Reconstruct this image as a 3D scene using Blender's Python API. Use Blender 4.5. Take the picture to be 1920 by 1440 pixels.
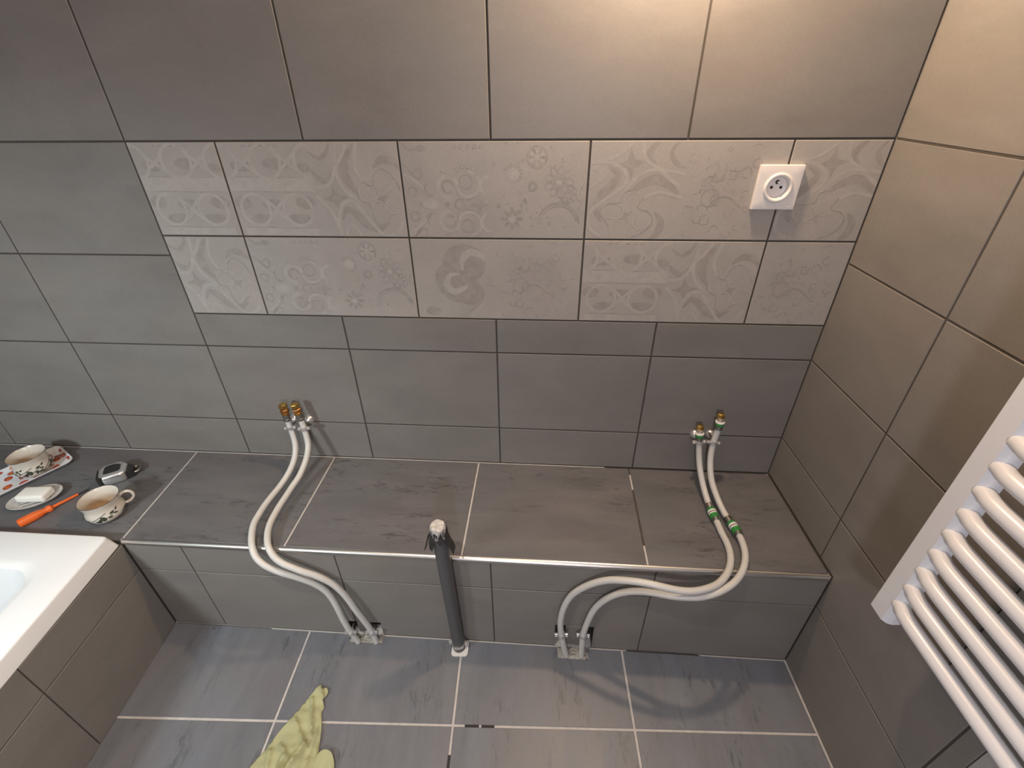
import bpy, bmesh, math, random
from mathutils import Vector, Matrix
random.seed(7)
S = bpy.context.scene
for o in list(bpy.data.objects):
    bpy.data.objects.remove(o, do_unlink=True)
C = S.collection

# ---------------------------------------------------------------- camera
def make_camera():
    yaw, pitch, roll, f = 0.0743, -0.5701, -0.0117, 887.9
    cy, sy, cp, sp, cr, sr = math.cos(yaw), math.sin(yaw), math.cos(pitch), math.sin(pitch), math.cos(roll), math.sin(roll)
    fw = Vector((-sy*cp, cy*cp, sp)); r = Vector((cy, sy, 0)); u = r.cross(fw)
    R, U = cr*r + sr*u, -sr*r + cr*u
    m = Matrix((R, U, -fw)).transposed().to_4x4()
    m.translation = Vector((2.0383, -1.0960, 1.3664))
    cd = bpy.data.cameras.new('camera'); co = bpy.data.objects.new('camera', cd)
    C.objects.link(co); co.matrix_world = m
    cd.sensor_fit = 'HORIZONTAL'; cd.sensor_width = 36.0; cd.lens = 36.0*f/1920.0
    cd.clip_start = 0.02; cd.clip_end = 50
    S.camera = co
make_camera()

# ---------------------------------------------------------------- world, lamps, exposure
w = bpy.data.worlds.new('world'); S.world = w; w.use_nodes = True
w.node_tree.nodes['Background'].inputs[0].default_value = (0.9, 0.92, 1.0, 1)
w.node_tree.nodes['Background'].inputs[1].default_value = 0.0
def lamp(name, loc, power, col, radius, spot=None, aim=None, blend=0.6):
    ld = bpy.data.lights.new(name, 'SPOT' if spot else 'POINT')
    ld.energy = power; ld.color = col; ld.shadow_soft_size = radius
    if spot:
        ld.spot_size = math.radians(spot); ld.spot_blend = blend
    lo = bpy.data.objects.new(name, ld); C.objects.link(lo); lo.location = loc
    if spot:
        lo.rotation_euler = (Vector(aim)-Vector(loc)).to_track_quat('-Z', 'Y').to_euler()
    return lo
lamp('work_lamp', (0.74, -1.45, 1.26), 57.58, (0.88, 0.985, 1.0), 0.09, 106, (0.72, -0.05, 0.12), 1.0)
lamp('ceiling_spot', (1.6, -0.95, 1.95), 47.04, (1.0, 0.85, 0.69), 0.035, 94, (1.6, -0.95, 0.0), 1.0)
lamp('mirror_bulb', (2.27, -0.105, 1.75), 31.08, (1.0, 0.71, 0.461), 0.03, None, None, 0)
lamp('room_lamp', (2.05, -1.72, 1.25), 30.49, (0.97, 0.93, 1.0), 0.06, None, None, 0)
S.view_settings.view_transform = 'Standard'
S.view_settings.look = 'None'
S.view_settings.exposure = 0.0
S.view_settings.gamma = 1.0
S.view_settings.use_curve_mapping = False

# ---------------------------------------------------------------- measured layout (metres)
W = 0.402; H = 0.252
Z0, ZM, ZB, ZL = 1.2624, 1.059, 0.8555, 0.3699
XA, XR, D = 1.114, 2.7213, 0.352
ROT = 0.0423                      # right wall and floor tiles are 2.4 degrees off the back wall
REC = 0.0018                      # joint recess
XL, YF, ZC = -0.62, -2.30, 2.45   # rest of the room

# ---------------------------------------------------------------- node materials
MATS = {}
def newmat(name):
    m = bpy.data.materials.new(name); m.use_nodes = True
    nt = m.node_tree; b = nt.nodes['Principled BSDF']
    MATS[name] = m
    return m, nt, b
def simple(name, col, rough=0.5, metal=0.0, spec=0.5, var=0.0, scale=40, bump=0.0, coat=0.0):
    m, nt, b = newmat(name)
    b.inputs['Roughness'].default_value = rough; b.inputs['Metallic'].default_value = metal
    b.inputs['Specular IOR Level'].default_value = spec
    b.inputs['Coat Weight'].default_value = coat
    tc = nt.nodes.new('ShaderNodeTexCoord'); n = nt.nodes.new('ShaderNodeTexNoise')
    n.inputs['Scale'].default_value = scale; n.inputs['Detail'].default_value = 5
    nt.links.new(tc.outputs['Object'], n.inputs['Vector'])
    r = nt.nodes.new('ShaderNodeMapRange'); r.inputs['To Min'].default_value = 1-var; r.inputs['To Max'].default_value = 1+var
    r.inputs['From Min'].default_value = .25; r.inputs['From Max'].default_value = .75
    nt.links.new(n.outputs['Fac'], r.inputs['Value'])
    mul = nt.nodes.new('ShaderNodeVectorMath'); mul.operation = 'SCALE'; mul.inputs[0].default_value = col[:3]
    nt.links.new(r.outputs['Result'], mul.inputs['Scale'])
    nt.links.new(mul.outputs[0], b.inputs['Base Color'])
    if bump:
        bp = nt.nodes.new('ShaderNodeBump'); bp.inputs['Strength'].default_value = bump; bp.inputs['Distance'].default_value = 0.002
        nt.links.new(n.outputs['Fac'], bp.inputs['Height']); nt.links.new(bp.outputs[0], b.inputs['Normal'])
    return m
def noise(nt, vec, scale, detail=4, rough=0.55, dist=0.0):
    n = nt.nodes.new('ShaderNodeTexNoise'); n.inputs['Scale'].default_value = scale
    n.inputs['Detail'].default_value = detail; n.inputs['Roughness'].default_value = rough
    n.inputs['Distortion'].default_value = dist
    nt.links.new(vec, n.inputs['Vector']); return n.outputs['Fac']
def ramp(nt, fac, lo, hi, a=0.0, b=1.0):
    r = nt.nodes.new('ShaderNodeMapRange'); r.inputs['From Min'].default_value = lo; r.inputs['From Max'].default_value = hi
    r.inputs['To Min'].default_value = a; r.inputs['To Max'].default_value = b
    nt.links.new(fac, r.inputs['Value']); return r.outputs['Result']
def mixc(nt, fac, c1, c2, mode='MIX'):
    m = nt.nodes.new('ShaderNodeMix'); m.data_type = 'RGBA'; m.blend_type = mode
    if isinstance(fac, float): m.inputs[0].default_value = fac
    else: nt.links.new(fac, m.inputs[0])
    for k, c in ((6, c1), (7, c2)):
        if isinstance(c, tuple): m.inputs[k].default_value = (*c[:3], 1)
        else: nt.links.new(c, m.inputs[k])
    return m.outputs[2]
def tile_mat(name, base, warm, cool, rough, stretch=(1, 1, 1), marks=0.0, spec=0.5, cloud=0.12, mark_scale=9.0):
    """Cement-look stoneware: cloudy tone, faint warm and cool tints, stretched streaks and scuffs, different on each tile."""
    m, nt, b = newmat(name)
    tc = nt.nodes.new('ShaderNodeTexCoord'); oi = nt.nodes.new('ShaderNodeObjectInfo')
    sc = nt.nodes.new('ShaderNodeVectorMath'); sc.operation = 'SCALE'; sc.inputs[0].default_value = (37.0, 53.0, 71.0)
    nt.links.new(oi.outputs['Random'], sc.inputs['Scale'])
    ad = nt.nodes.new('ShaderNodeVectorMath'); nt.links.new(tc.outputs['Object'], ad.inputs[0]); nt.links.new(sc.outputs[0], ad.inputs[1])
    mp = nt.nodes.new('ShaderNodeMapping'); mp.inputs['Scale'].default_value = stretch; nt.links.new(ad.outputs[0], mp.inputs['Vector'])
    v, vs = ad.outputs[0], mp.outputs[0]
    c = mixc(nt, ramp(nt, noise(nt, v, 3.2, 3), .38, .66), base, warm)
    c = mixc(nt, ramp(nt, noise(nt, vs, 5.5, 4, .6), .45, .75, 0, .8), c, cool)
    tone = noise(nt, vs, 7.0, 6, .62, .4)
    g = nt.nodes.new('ShaderNodeVectorMath'); g.operation = 'SCALE'
    nt.links.new(c, g.inputs[0]); nt.links.new(ramp(nt, tone, .3, .7, 1-cloud, 1+cloud), g.inputs['Scale'])
    c = g.outputs[0]
    g2 = nt.nodes.new('ShaderNodeVectorMath'); g2.operation = 'SCALE'
    nt.links.new(c, g2.inputs[0]); nt.links.new(ramp(nt, noise(nt, v, 160, 3, .7), .3, .7, .96, 1.04), g2.inputs['Scale'])
    c = g2.outputs[0]
    if marks:
        patch = ramp(nt, noise(nt, vs, 5.0, 2), .50, .60)
        fine = ramp(nt, noise(nt, vs, mark_scale*4, 6, .72, .5), .52, .66)
        mm = nt.nodes.new('ShaderNodeMath'); mm.operation = 'MULTIPLY'; nt.links.new(patch, mm.inputs[0]); nt.links.new(fine, mm.inputs[1])
        m2 = nt.nodes.new('ShaderNodeMath'); m2.operation = 'MULTIPLY'; m2.inputs[1].default_value = marks; nt.links.new(mm.outputs[0], m2.inputs[0])
        c = mixc(nt, m2.outputs[0], c, tuple(x*.45 for x in base))
    nt.links.new(c, b.inputs['Base Color'])
    nt.links.new(ramp(nt, tone, .3, .7, rough-.05, rough+.07), b.inputs['Roughness'])
    b.inputs['Specular IOR Level'].default_value = spec
    bp = nt.nodes.new('ShaderNodeBump'); bp.inputs['Strength'].default_value = .05; bp.inputs['Distance'].default_value = .001
    nt.links.new(noise(nt, v, 90, 5, .6), bp.inputs['Height']); nt.links.new(bp.outputs[0], b.inputs['Normal'])
    return m
tile_mat('wall_tile', (0.196, 0.186, 0.173), (0.200, 0.183, 0.169), (0.192, 0.186, 0.176), .46, (.6, 1.3, 1), .10, .45, .09)
tile_mat('decor_tile', (0.350, 0.328, 0.302), (0.358, 0.326, 0.298), (0.338, 0.324, 0.304), .50, (1, 1, 1), .08, .4, .07)
tile_mat('ledge_tile', (0.124, 0.125, 0.132), (0.132, 0.125, 0.131), (0.112, 0.120, 0.126), .40, (.55, 2.0, 1), .85, .5, .13)
tile_mat('floor_tile', (0.146, 0.158, 0.180), (0.156, 0.156, 0.168), (0.138, 0.156, 0.186), .40, (2.2, .5, 1), .8, .5, .12)
def print_mat(name, col, lo, hi, amount):
    m, nt, b = newmat(name)
    tc = nt.nodes.new('ShaderNodeTexCoord')
    f = ramp(nt, noise(nt, tc.outputs['Object'], 42, 6, .68), lo, hi, 0, amount)
    base = mixc(nt, ramp(nt, noise(nt, tc.outputs['Object'], 5, 3), .4, .6), (0.350, 0.328, 0.302), (0.338, 0.318, 0.294))
    nt.links.new(mixc(nt, f, base, col), b.inputs['Base Color']); b.inputs['Roughness'].default_value = .52
    b.inputs['Specular IOR Level'].default_value = .4
print_mat('print_dark', (0.215, 0.190, 0.168), .38, .62, .62)
print_mat('print_mid', (0.262, 0.236, 0.213), .30, .60, .75)
print_mat('print_light', (0.430, 0.402, 0.372), .32, .60, .62)
simple('grout_dark', (0.062, 0.054, 0.046), .9, var=.15)
simple('grout_light', (0.47, 0.45, 0.435), .9, var=.12, scale=60)
simple('plaster', (0.36, 0.35, 0.34), .85, var=.05, scale=8)
simple('ceiling_paint', (0.78, 0.77, 0.75), .9, var=.02)
simple('steel_trim', (0.62, 0.61, 0.59), .30, 1.0, var=.05, scale=20)
simple('chrome', (0.80, 0.80, 0.80), .24, .85)
simple('dull_metal', (0.34, 0.33, 0.31), .38, 1.0, var=.2, scale=90)
simple('brass', (0.72, 0.47, 0.14), .22, 1.0, var=.08)
simple('copper_brass', (0.66, 0.33, 0.13), .28, 1.0, var=.1)
simple('white_enamel', (0.71, 0.72, 0.745), .30, coat=.2)
simple('acrylic_white', (0.785, 0.805, 0.82), .18, coat=.3)
simple('pipe_white', (0.54, 0.54, 0.52), .38, var=.03)
simple('green_plastic', (0.035, 0.24, 0.05), .30, var=.2, scale=200)
simple('dark_green', (0.03, 0.075, 0.035), .4)
simple('white_plastic', (0.76, 0.73, 0.70), .30)
simple('socket_white', (0.74, 0.71, 0.69), .32)
simple('black_hole', (0.012, 0.010, 0.010), .8)
simple('pvc_grey', (0.080, 0.080, 0.084), .42, var=.05, scale=12)
simple('tape_grey', (0.075, 0.077, 0.075), .45, var=.25, scale=60, bump=.3)
simple('tape_light', (0.46, 0.445, 0.43), .5, var=.2, scale=120, bump=.6)
simple('cavity', (0.035, 0.031, 0.028), .95)
simple('plaster_white', (0.62, 0.60, 0.54), .95, var=.25, scale=90, bump=.8)
simple('cream_ceramic', (0.60, 0.56, 0.49), .20, var=.04, coat=.4)
simple('sprig_paint', (0.045, 0.05, 0.035), .35)
simple('rim_paint', (0.05, 0.035, 0.045), .3)
simple('dish_ceramic', (0.52, 0.51, 0.49), .28, coat=.2)
simple('soap_white', (0.80, 0.80, 0.75), .5)
simple('orange_plastic', (0.72, 0.13, 0.022), .38, var=.06)
simple('black_plastic', (0.022, 0.021, 0.022), .42)
simple('tray_white', (0.70, 0.71, 0.73), .28, coat=.2)
simple('tray_red', (0.42, 0.055, 0.035), .3, var=.3, scale=80)
simple('tray_orange', (0.62, 0.17, 0.035), .3, var=.25, scale=80)
simple('wrapper_brown', (0.22, 0.075, 0.045), .3, var=.3, scale=120)
simple('cloth_green', (0.375, 0.380, 0.215), .9, var=.10, scale=25, bump=.35)
def stained():
    m, nt, b = newmat('stained_inside')
    tc = nt.nodes.new('ShaderNodeTexCoord'); sx = nt.nodes.new('ShaderNodeSeparateXYZ'); nt.links.new(tc.outputs['Object'], sx.inputs[0])
    ad = nt.nodes.new('ShaderNodeMath'); ad.operation = 'MULTIPLY_ADD'; ad.inputs[1].default_value = .030
    nt.links.new(noise(nt, tc.outputs['Object'], 30, 3), ad.inputs[0]); nt.links.new(sx.outputs['Z'], ad.inputs[2])
    c = mixc(nt, ramp(nt, ad.outputs[0], .028, .066), (0.47, 0.30, 0.16), (0.60, 0.56, 0.49))
    nt.links.new(c, b.inputs['Base Color']); b.inputs['Roughness'].default_value = .25
stained()

# ---------------------------------------------------------------- mesh helpers
def link(name, me, parent=None, mats=(), smooth=False):
    o = bpy.data.objects.new(name, me); C.objects.link(o)
    if mats and not me.materials:
        for n in mats: me.materials.append(MATS[n])
    if smooth:
        for p in me.polygons: p.use_smooth = True
    if parent: o.parent = parent
    return o
def obj(name, bm, mats, parent=None, smooth=False, angle=None):
    if isinstance(mats, str): mats = (mats,)
    me = bpy.data.meshes.new(name)
    bmesh.ops.recalc_face_normals(bm, faces=bm.faces)
    if smooth:
        lim = math.radians(angle or 40)
        for f in bm.faces: f.smooth = True
        for e in bm.edges:
            if len(e.link_faces) == 2 and e.calc_face_angle(0) > lim: e.smooth = False
    bm.to_mesh(me); bm.free()
    return link(name, me, parent, mats)
def thing(name, label, cat, loc=(0, 0, 0), rotz=0.0, group=None):
    o = bpy.data.objects.new(name, None); C.objects.link(o); o.empty_display_size = .05
    o.location = loc; o.rotation_euler = (0, 0, rotz)
    return tag(o, label, cat, group)
def tag(o, label, cat, group=None):
    o['label'] = label; o['category'] = cat
    if group: o['group'] = group
    return o
def struct(o): o['kind'] = 'structure'; return o
def box(bm, x0, x1, y0, y1, z0, z1, mi=0):
    v = [bm.verts.new(p) for p in ((x0,y0,z0),(x1,y0,z0),(x1,y1,z0),(x0,y1,z0),(x0,y0,z1),(x1,y0,z1),(x1,y1,z1),(x0,y1,z1))]
    fs = []
    for q in ((3,2,1,0),(4,5,6,7),(0,1,5,4),(1,2,6,5),(2,3,7,6),(3,0,4,7)):
        f = bm.faces.new([v[i] for i in q]); f.material_index = mi; fs.append(f)
    return fs
def rbox(bm, x0, x1, y0, y1, z0, z1, r, seg=2, mi=0):
    fs = box(bm, x0, x1, y0, y1, z0, z1, mi)
    es = list({e for f in fs for e in f.edges})
    bmesh.ops.bevel(bm, geom=es, offset=r, segments=seg, affect='EDGES', profile=.5)
def offset_poly(poly, d):
    """Inset a counter-clockwise simple polygon by d."""
    n = len(poly); out = []
    for i in range(n):
        p, q, r = Vector(poly[i-1]), Vector(poly[i]), Vector(poly[(i+1) % n])
        a, b = (q-p).normalized(), (r-q).normalized()
        na, nb = Vector((-a.y, a.x)), Vector((-b.y, b.x))
        k = 1 + na.dot(nb)
        out.append(tuple(q + (na+nb)*(d/max(k, .2))))
    return out
def clip_poly(poly, n, c):
    """Keep the part with n.p <= c."""
    out = []
    for i in range(len(poly)):
        p, q = poly[i], poly[(i+1) % len(poly)]
        a, b = n[0]*p[0]+n[1]*p[1]-c, n[0]*q[0]+n[1]*q[1]-c
        if a <= 0: out.append(p)
        if (a < 0 < b) or (b < 0 < a):
            t = a/(a-b); out.append((p[0]+(q[0]-p[0])*t, p[1]+(q[1]-p[1])*t))
    return out
def loft(bm, loops, close_start=True, close_end=True, mi=0, cyclic=True):
    rings = [[bm.verts.new(p) for p in l] for l in loops]
    n = len(rings[0])
    for a, b in zip(rings, rings[1:]):
        for i in range(n if cyclic else n-1):
            f = bm.faces.new((a[i], a[(i+1) % n], b[(i+1) % n], b[i])); f.material_index = mi
    if close_start: bm.faces.new(list(reversed(rings[0]))).material_index = mi
    if close_end: bm.faces.new(rings[-1]).material_index = mi
    return rings
def tile_bm(poly, t=REC, ch=0.0009):
    """Tile in its own plane: back at w=-t, face at w=0, chamfered arris."""
    bm = bmesh.new(); inn = offset_poly(poly, ch)
    loft(bm, [[(x, y, -t) for x, y in poly], [(x, y, -ch) for x, y in poly], [(x, y, 0) for x, y in inn]])
    return bm
TILES = {}
def frame(o, u, v):
    u, v = Vector(u).normalized(), Vector(v).normalized(); n = u.cross(v)
    m = Matrix((u, v, n)).transposed().to_4x4(); m.translation = Vector(o); return m
def tile(fr, poly, mat, parent, name='tile', t=REC, extra=None, jitter=.00025):
    """poly in frame coordinates, counter-clockwise. Alike tiles share their mesh."""
    cx = sum(p[0] for p in poly)/len(poly); cy = sum(p[1] for p in poly)/len(poly)
    loc = [(p[0]-cx, p[1]-cy) for p in poly]
    key = (mat, round(t, 4), tuple((round(a, 4), round(b, 4)) for a, b in loc))
    if extra is None and key in TILES:
        me = TILES[key]
    else:
        bm = tile_bm(loc, t)
        if extra: extra(bm, loc, cx, cy)
        me = bpy.data.meshes.new(name); bmesh.ops.recalc_face_normals(bm, faces=bm.faces); bm.to_mesh(me); bm.free()
        for n in ([mat] if not extra else [mat, 'print_dark', 'print_mid', 'print_light']): me.materials.append(MATS[n])
        if extra is None: TILES[key] = me
    o = bpy.data.objects.new(name, me); C.objects.link(o); o.parent = parent
    o.matrix_world = fr @ Matrix.Translation((cx, cy, random.uniform(-jitter, jitter)))
    return o
def rect(x0, x1, y0, y1, j=0.002):
    return [(x0+j, y0+j), (x1-j, y0+j), (x1-j, y1-j), (x0+j, y1-j)]
def catmull(pts, k=4):
    P = [Vector(p) for p in pts]; out = []
    for i in range(len(P)-1):
        a, b, c, d = P[max(i-1, 0)], P[i], P[i+1], P[min(i+2, len(P)-1)]
        for s in range(k):
            t = s/k
            out.append(.5*((2*b)+(c-a)*t+(2*a-5*b+4*c-d)*t*t+(3*b-a-3*c+d)*t**3))
    out.append(P[-1]); return out
def sweep(bm, path, rad, seg=14, mi=0, caps=True):
    """Round tube along a path; rad is a number or a function of 0..1."""
    P = [Vector(p) for p in path]; n = len(P)
    T = [(P[min(i+1, n-1)]-P[max(i-1, 0)]).normalized() for i in range(n)]
    up = Vector((0, 0, 1)) if abs(T[0].z) < .9 else Vector((1, 0, 0))
    N = (up-T[0]*up.dot(T[0])).normalized(); loops = []
    for i in range(n):
        N = (N-T[i]*N.dot(T[i])).normalized(); B = T[i].cross(N)
        r = rad(i/(n-1)) if callable(rad) else rad
        loops.append([P[i]+(N*math.cos(a)+B*math.sin(a))*r for a in (2*math.pi*k/seg for k in range(seg))])
    loft(bm, loops, caps, caps, mi)
def lathe(bm, prof, seg=32, mi=0, M=None, close=False):
    """prof: (radius, height) list; M places it. Points on the axis become poles."""
    rings = []
    for r, z in prof:
        if r < 1e-6: rings.append([bm.verts.new((0, 0, z))])
        else: rings.append([bm.verts.new((r*math.cos(2*math.pi*k/seg), r*math.sin(2*math.pi*k/seg), z)) for k in range(seg)])
    for a, b in zip(rings, rings[1:]):
        for i in range(seg):
            j = (i+1) % seg
            if len(a) == 1 and len(b) == 1: continue
            if len(a) == 1: f = bm.faces.new((a[0], b[i], b[j]))
            elif len(b) == 1: f = bm.faces.new((a[i], b[0], a[j]))
            else: f = bm.faces.new((a[i], b[i], b[j], a[j]))
            f.material_index = mi
    vs = [v for r in rings for v in r]
    if M is not None: bmesh.ops.transform(bm, matrix=M, verts=vs)
    return vs
def torus(bm, R, r, M, seg=28, sub=8, mi=0):
    g = [[bm.verts.new(M @ Vector(((R+r*math.cos(b))*math.cos(a), (R+r*math.cos(b))*math.sin(a), r*math.sin(b))))
          for b in (2*math.pi*k/sub for k in range(sub))] for a in (2*math.pi*k/seg for k in range(seg))]
    for i in range(seg):
        for k in range(sub):
            f = bm.faces.new((g[i][k], g[(i+1) % seg][k], g[(i+1) % seg][(k+1) % sub], g[i][(k+1) % sub])); f.material_index = mi
def axis_frame(p, d):
    d = Vector(d).normalized(); m = d.to_track_quat('Z', 'Y').to_matrix().to_4x4(); m.translation = Vector(p); return m
def round_poly(corners, r, n=6):
    """Round the corners of a convex counter-clockwise polygon."""
    out = []; k = len(corners)
    for i in range(k):
        p, q, s = Vector(corners[i-1]), Vector(corners[i]), Vector(corners[(i+1) % k])
        a, b = (p-q).normalized(), (s-q).normalized()
        ang = a.angle(b); t = r/math.tan(ang/2); cen = q+(a+b).normalized()*(r/math.sin(ang/2))
        v0, v1 = q+a*t-cen, q+b*t-cen
        a0 = math.atan2(v0.y, v0.x); da = (math.atan2(v1.y, v1.x)-a0) % (2*math.pi)
        for j in range(n+1):
            x = a0+da*j/n; out.append((cen.x+r*math.cos(x), cen.y+r*math.sin(x)))
    return out
PIPES = {
 'L1': [(1.3010,-0.0370,0.5970), (1.3040,-0.0400,0.5610), (1.3060,-0.0430,0.5260), (1.3120,-0.0500,0.4920), (1.3170,-0.0630,0.4620), (1.3170,-0.0830,0.4360), (1.3130,-0.1090,0.4170), (1.3071,-0.1371,0.4051), (1.3012,-0.1672,0.3982), (1.2954,-0.1984,0.3955), (1.2917,-0.2299,0.3940), (1.2914,-0.2626,0.3929), (1.2936,-0.2948,0.3914), (1.3034,-0.3256,0.3868), (1.3179,-0.3551,0.3804), (1.3323,-0.3734,0.3641), (1.3535,-0.3836,0.3487), (1.3764,-0.3865,0.3341), (1.3997,-0.3857,0.3191), (1.4213,-0.3814,0.3025), (1.4421,-0.3762,0.2822), (1.4611,-0.3711,0.2591), (1.4790,-0.3680,0.2290), (1.4910,-0.3690,0.1950), (1.5000,-0.3730,0.1560), (1.5060,-0.3760,0.1150), (1.5140,-0.3780,0.0710), (1.5240,-0.3770,0.0250), (1.5300,-0.3770,0.0020)],
 'L2': [(1.3370,-0.0380,0.6000), (1.3420,-0.0400,0.5660), (1.3470,-0.0430,0.5310), (1.3520,-0.0500,0.4980), (1.3570,-0.0630,0.4680), (1.3560,-0.0830,0.4430), (1.3520,-0.1080,0.4240), (1.3471,-0.1361,0.4101), (1.3402,-0.1652,0.4022), (1.3364,-0.1965,0.3975), (1.3338,-0.2289,0.3951), (1.3335,-0.2607,0.3930), (1.3366,-0.2940,0.3916), (1.3453,-0.3248,0.3881), (1.3607,-0.3544,0.3818), (1.3782,-0.3706,0.3654), (1.4005,-0.3788,0.3510), (1.4234,-0.3806,0.3383), (1.4467,-0.3799,0.3233), (1.4694,-0.3764,0.3067), (1.4902,-0.3732,0.2863), (1.5091,-0.3701,0.2611), (1.5250,-0.3700,0.2311), (1.5380,-0.3710,0.1960), (1.5490,-0.3730,0.1580), (1.5600,-0.3720,0.1170), (1.5710,-0.3710,0.0720), (1.5790,-0.3720,0.0260), (1.5820,-0.3740,0.0020)],
 'R1': [(2.4760,-0.0320,0.5660), (2.4790,-0.0390,0.5230), (2.4840,-0.0490,0.4810), (2.4889,-0.0662,0.4452), (2.4945,-0.0919,0.4168), (2.4987,-0.1246,0.3985), (2.5026,-0.1637,0.3880), (2.5081,-0.2035,0.3840), (2.5112,-0.2440,0.3818), (2.5143,-0.2830,0.3826), (2.5085,-0.3235,0.3823), (2.4900,-0.3612,0.3813), (2.4608,-0.3907,0.3801), (2.4269,-0.4088,0.3824), (2.3935,-0.4179,0.3841), (2.3613,-0.4195,0.3872), (2.3308,-0.4165,0.3908), (2.3010,-0.4101,0.3912), (2.2720,-0.4030,0.3870), (2.2420,-0.3950,0.3780), (2.2120,-0.3850,0.3620), (2.1830,-0.3770,0.3380), (2.1540,-0.3710,0.3060), (2.1280,-0.3670,0.2650), (2.1120,-0.3690,0.2150), (2.1060,-0.3720,0.1580), (2.1110,-0.3750,0.0980), (2.1220,-0.3780,0.0350), (2.1290,-0.3790,0.0030)],
 'R2': [(2.5210,-0.0360,0.6100), (2.5220,-0.0410,0.5690), (2.5170,-0.0460,0.5270), (2.5140,-0.0560,0.4880), (2.5140,-0.0740,0.4530), (2.5170,-0.0990,0.4250), (2.5240,-0.1290,0.4050), (2.5310,-0.1630,0.3920), (2.5390,-0.1990,0.3860), (2.5480,-0.2360,0.3870), (2.5510,-0.2740,0.3870), (2.5460,-0.3130,0.3850), (2.5300,-0.3490,0.3800), (2.5050,-0.3780,0.3750), (2.4750,-0.3980,0.3700), (2.4430,-0.4110,0.3660), (2.4120,-0.4170,0.3620), (2.3820,-0.4160,0.3580), (2.3530,-0.4110,0.3520), (2.3250,-0.4010,0.3440), (2.2970,-0.3900,0.3320), (2.2680,-0.3790,0.3130), (2.2390,-0.3700,0.2860), (2.2120,-0.3650,0.2500), (2.1910,-0.3630,0.2050), (2.1780,-0.3660,0.1520), (2.1700,-0.3690,0.0950), (2.1700,-0.3740,0.0340), (2.1710,-0.3770,0.0040)],
}

# ================================================================ printed motifs of the decor tiles (unit squares)
def cat2(pts, k=6): return [(p.x, p.y) for p in catmull([(x, y, 0) for x, y in pts], k)]
def ribbon(pts, w, m, k=6, taper=False, closed=False):
    q = cat2(list(pts)+([pts[0]] if closed else []), k); n = len(q); L = []; R = []
    for i in range(n):
        a, b = q[max(i-1, 0)], q[min(i+1, n-1)]
        if closed and i in (0, n-1): a, b = q[-2], q[1]
        dx, dy = b[0]-a[0], b[1]-a[1]; l = math.hypot(dx, dy) or 1
        ww = w/2*(math.sin(math.pi*(.06+.88*i/(n-1))) if taper else 1)
        L.append((q[i][0]-dy/l*ww, q[i][1]+dx/l*ww)); R.append((q[i][0]+dy/l*ww, q[i][1]-dx/l*ww))
    return [(m, [R[i], R[i+1], L[i+1], L[i]]) for i in range(n-1)]
def disc(x, y, rx, ry, m, n=14, a=0.0):
    c, s = math.cos(a), math.sin(a)
    return [(m, [(x+rx*math.cos(t)*c-ry*math.sin(t)*s, y+rx*math.cos(t)*s+ry*math.sin(t)*c) for t in (2*math.pi*k/n for k in range(n))])]
def arc(x, y, r, a0, a1, w, m, n=8):
    return ribbon([(x+r*math.cos(a0+(a1-a0)*i/n), y+r*math.sin(a0+(a1-a0)*i/n)) for i in range(n+1)], w, m, 2)
def ring(x, y, r, w, m): return arc(x, y, r, 0, 2*math.pi, w, m, 16)
def star4(x, y, r, m, inner=.42, rot=0.0, n=6):
    out = []
    tips = [(x+r*math.cos(rot+k*math.pi/2), y+r*math.sin(rot+k*math.pi/2)) for k in range(4)]
    for k in range(4):                      # four fans with concave sides
        p, q = tips[k], tips[(k+1) % 4]; cx, cy = (p[0]+q[0])/2*inner+x*(1-inner), (p[1]+q[1])/2*inner+y*(1-inner)
        c = cat2([p, (cx+(p[0]-x)*.12, cy+(p[1]-y)*.12), (cx+(q[0]-x)*.12, cy+(q[1]-y)*.12), q], 3)
        for a, b in zip(c, c[1:]): out.append((m, [(x, y), a, b]))
    return out
def drop(x, y, r, a, m, w=.014):
    """Outlined teardrop with its point towards angle a."""
    pts = []
    for k in range(14):
        t = 2*math.pi*k/14; rr = r*(1+.75*max(0, math.cos(t))**3)
        pts.append((x+rr*math.cos(t+a)*1.0, y+rr*math.sin(t+a)))
    return ribbon(pts, w, m, 3, closed=True)
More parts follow.
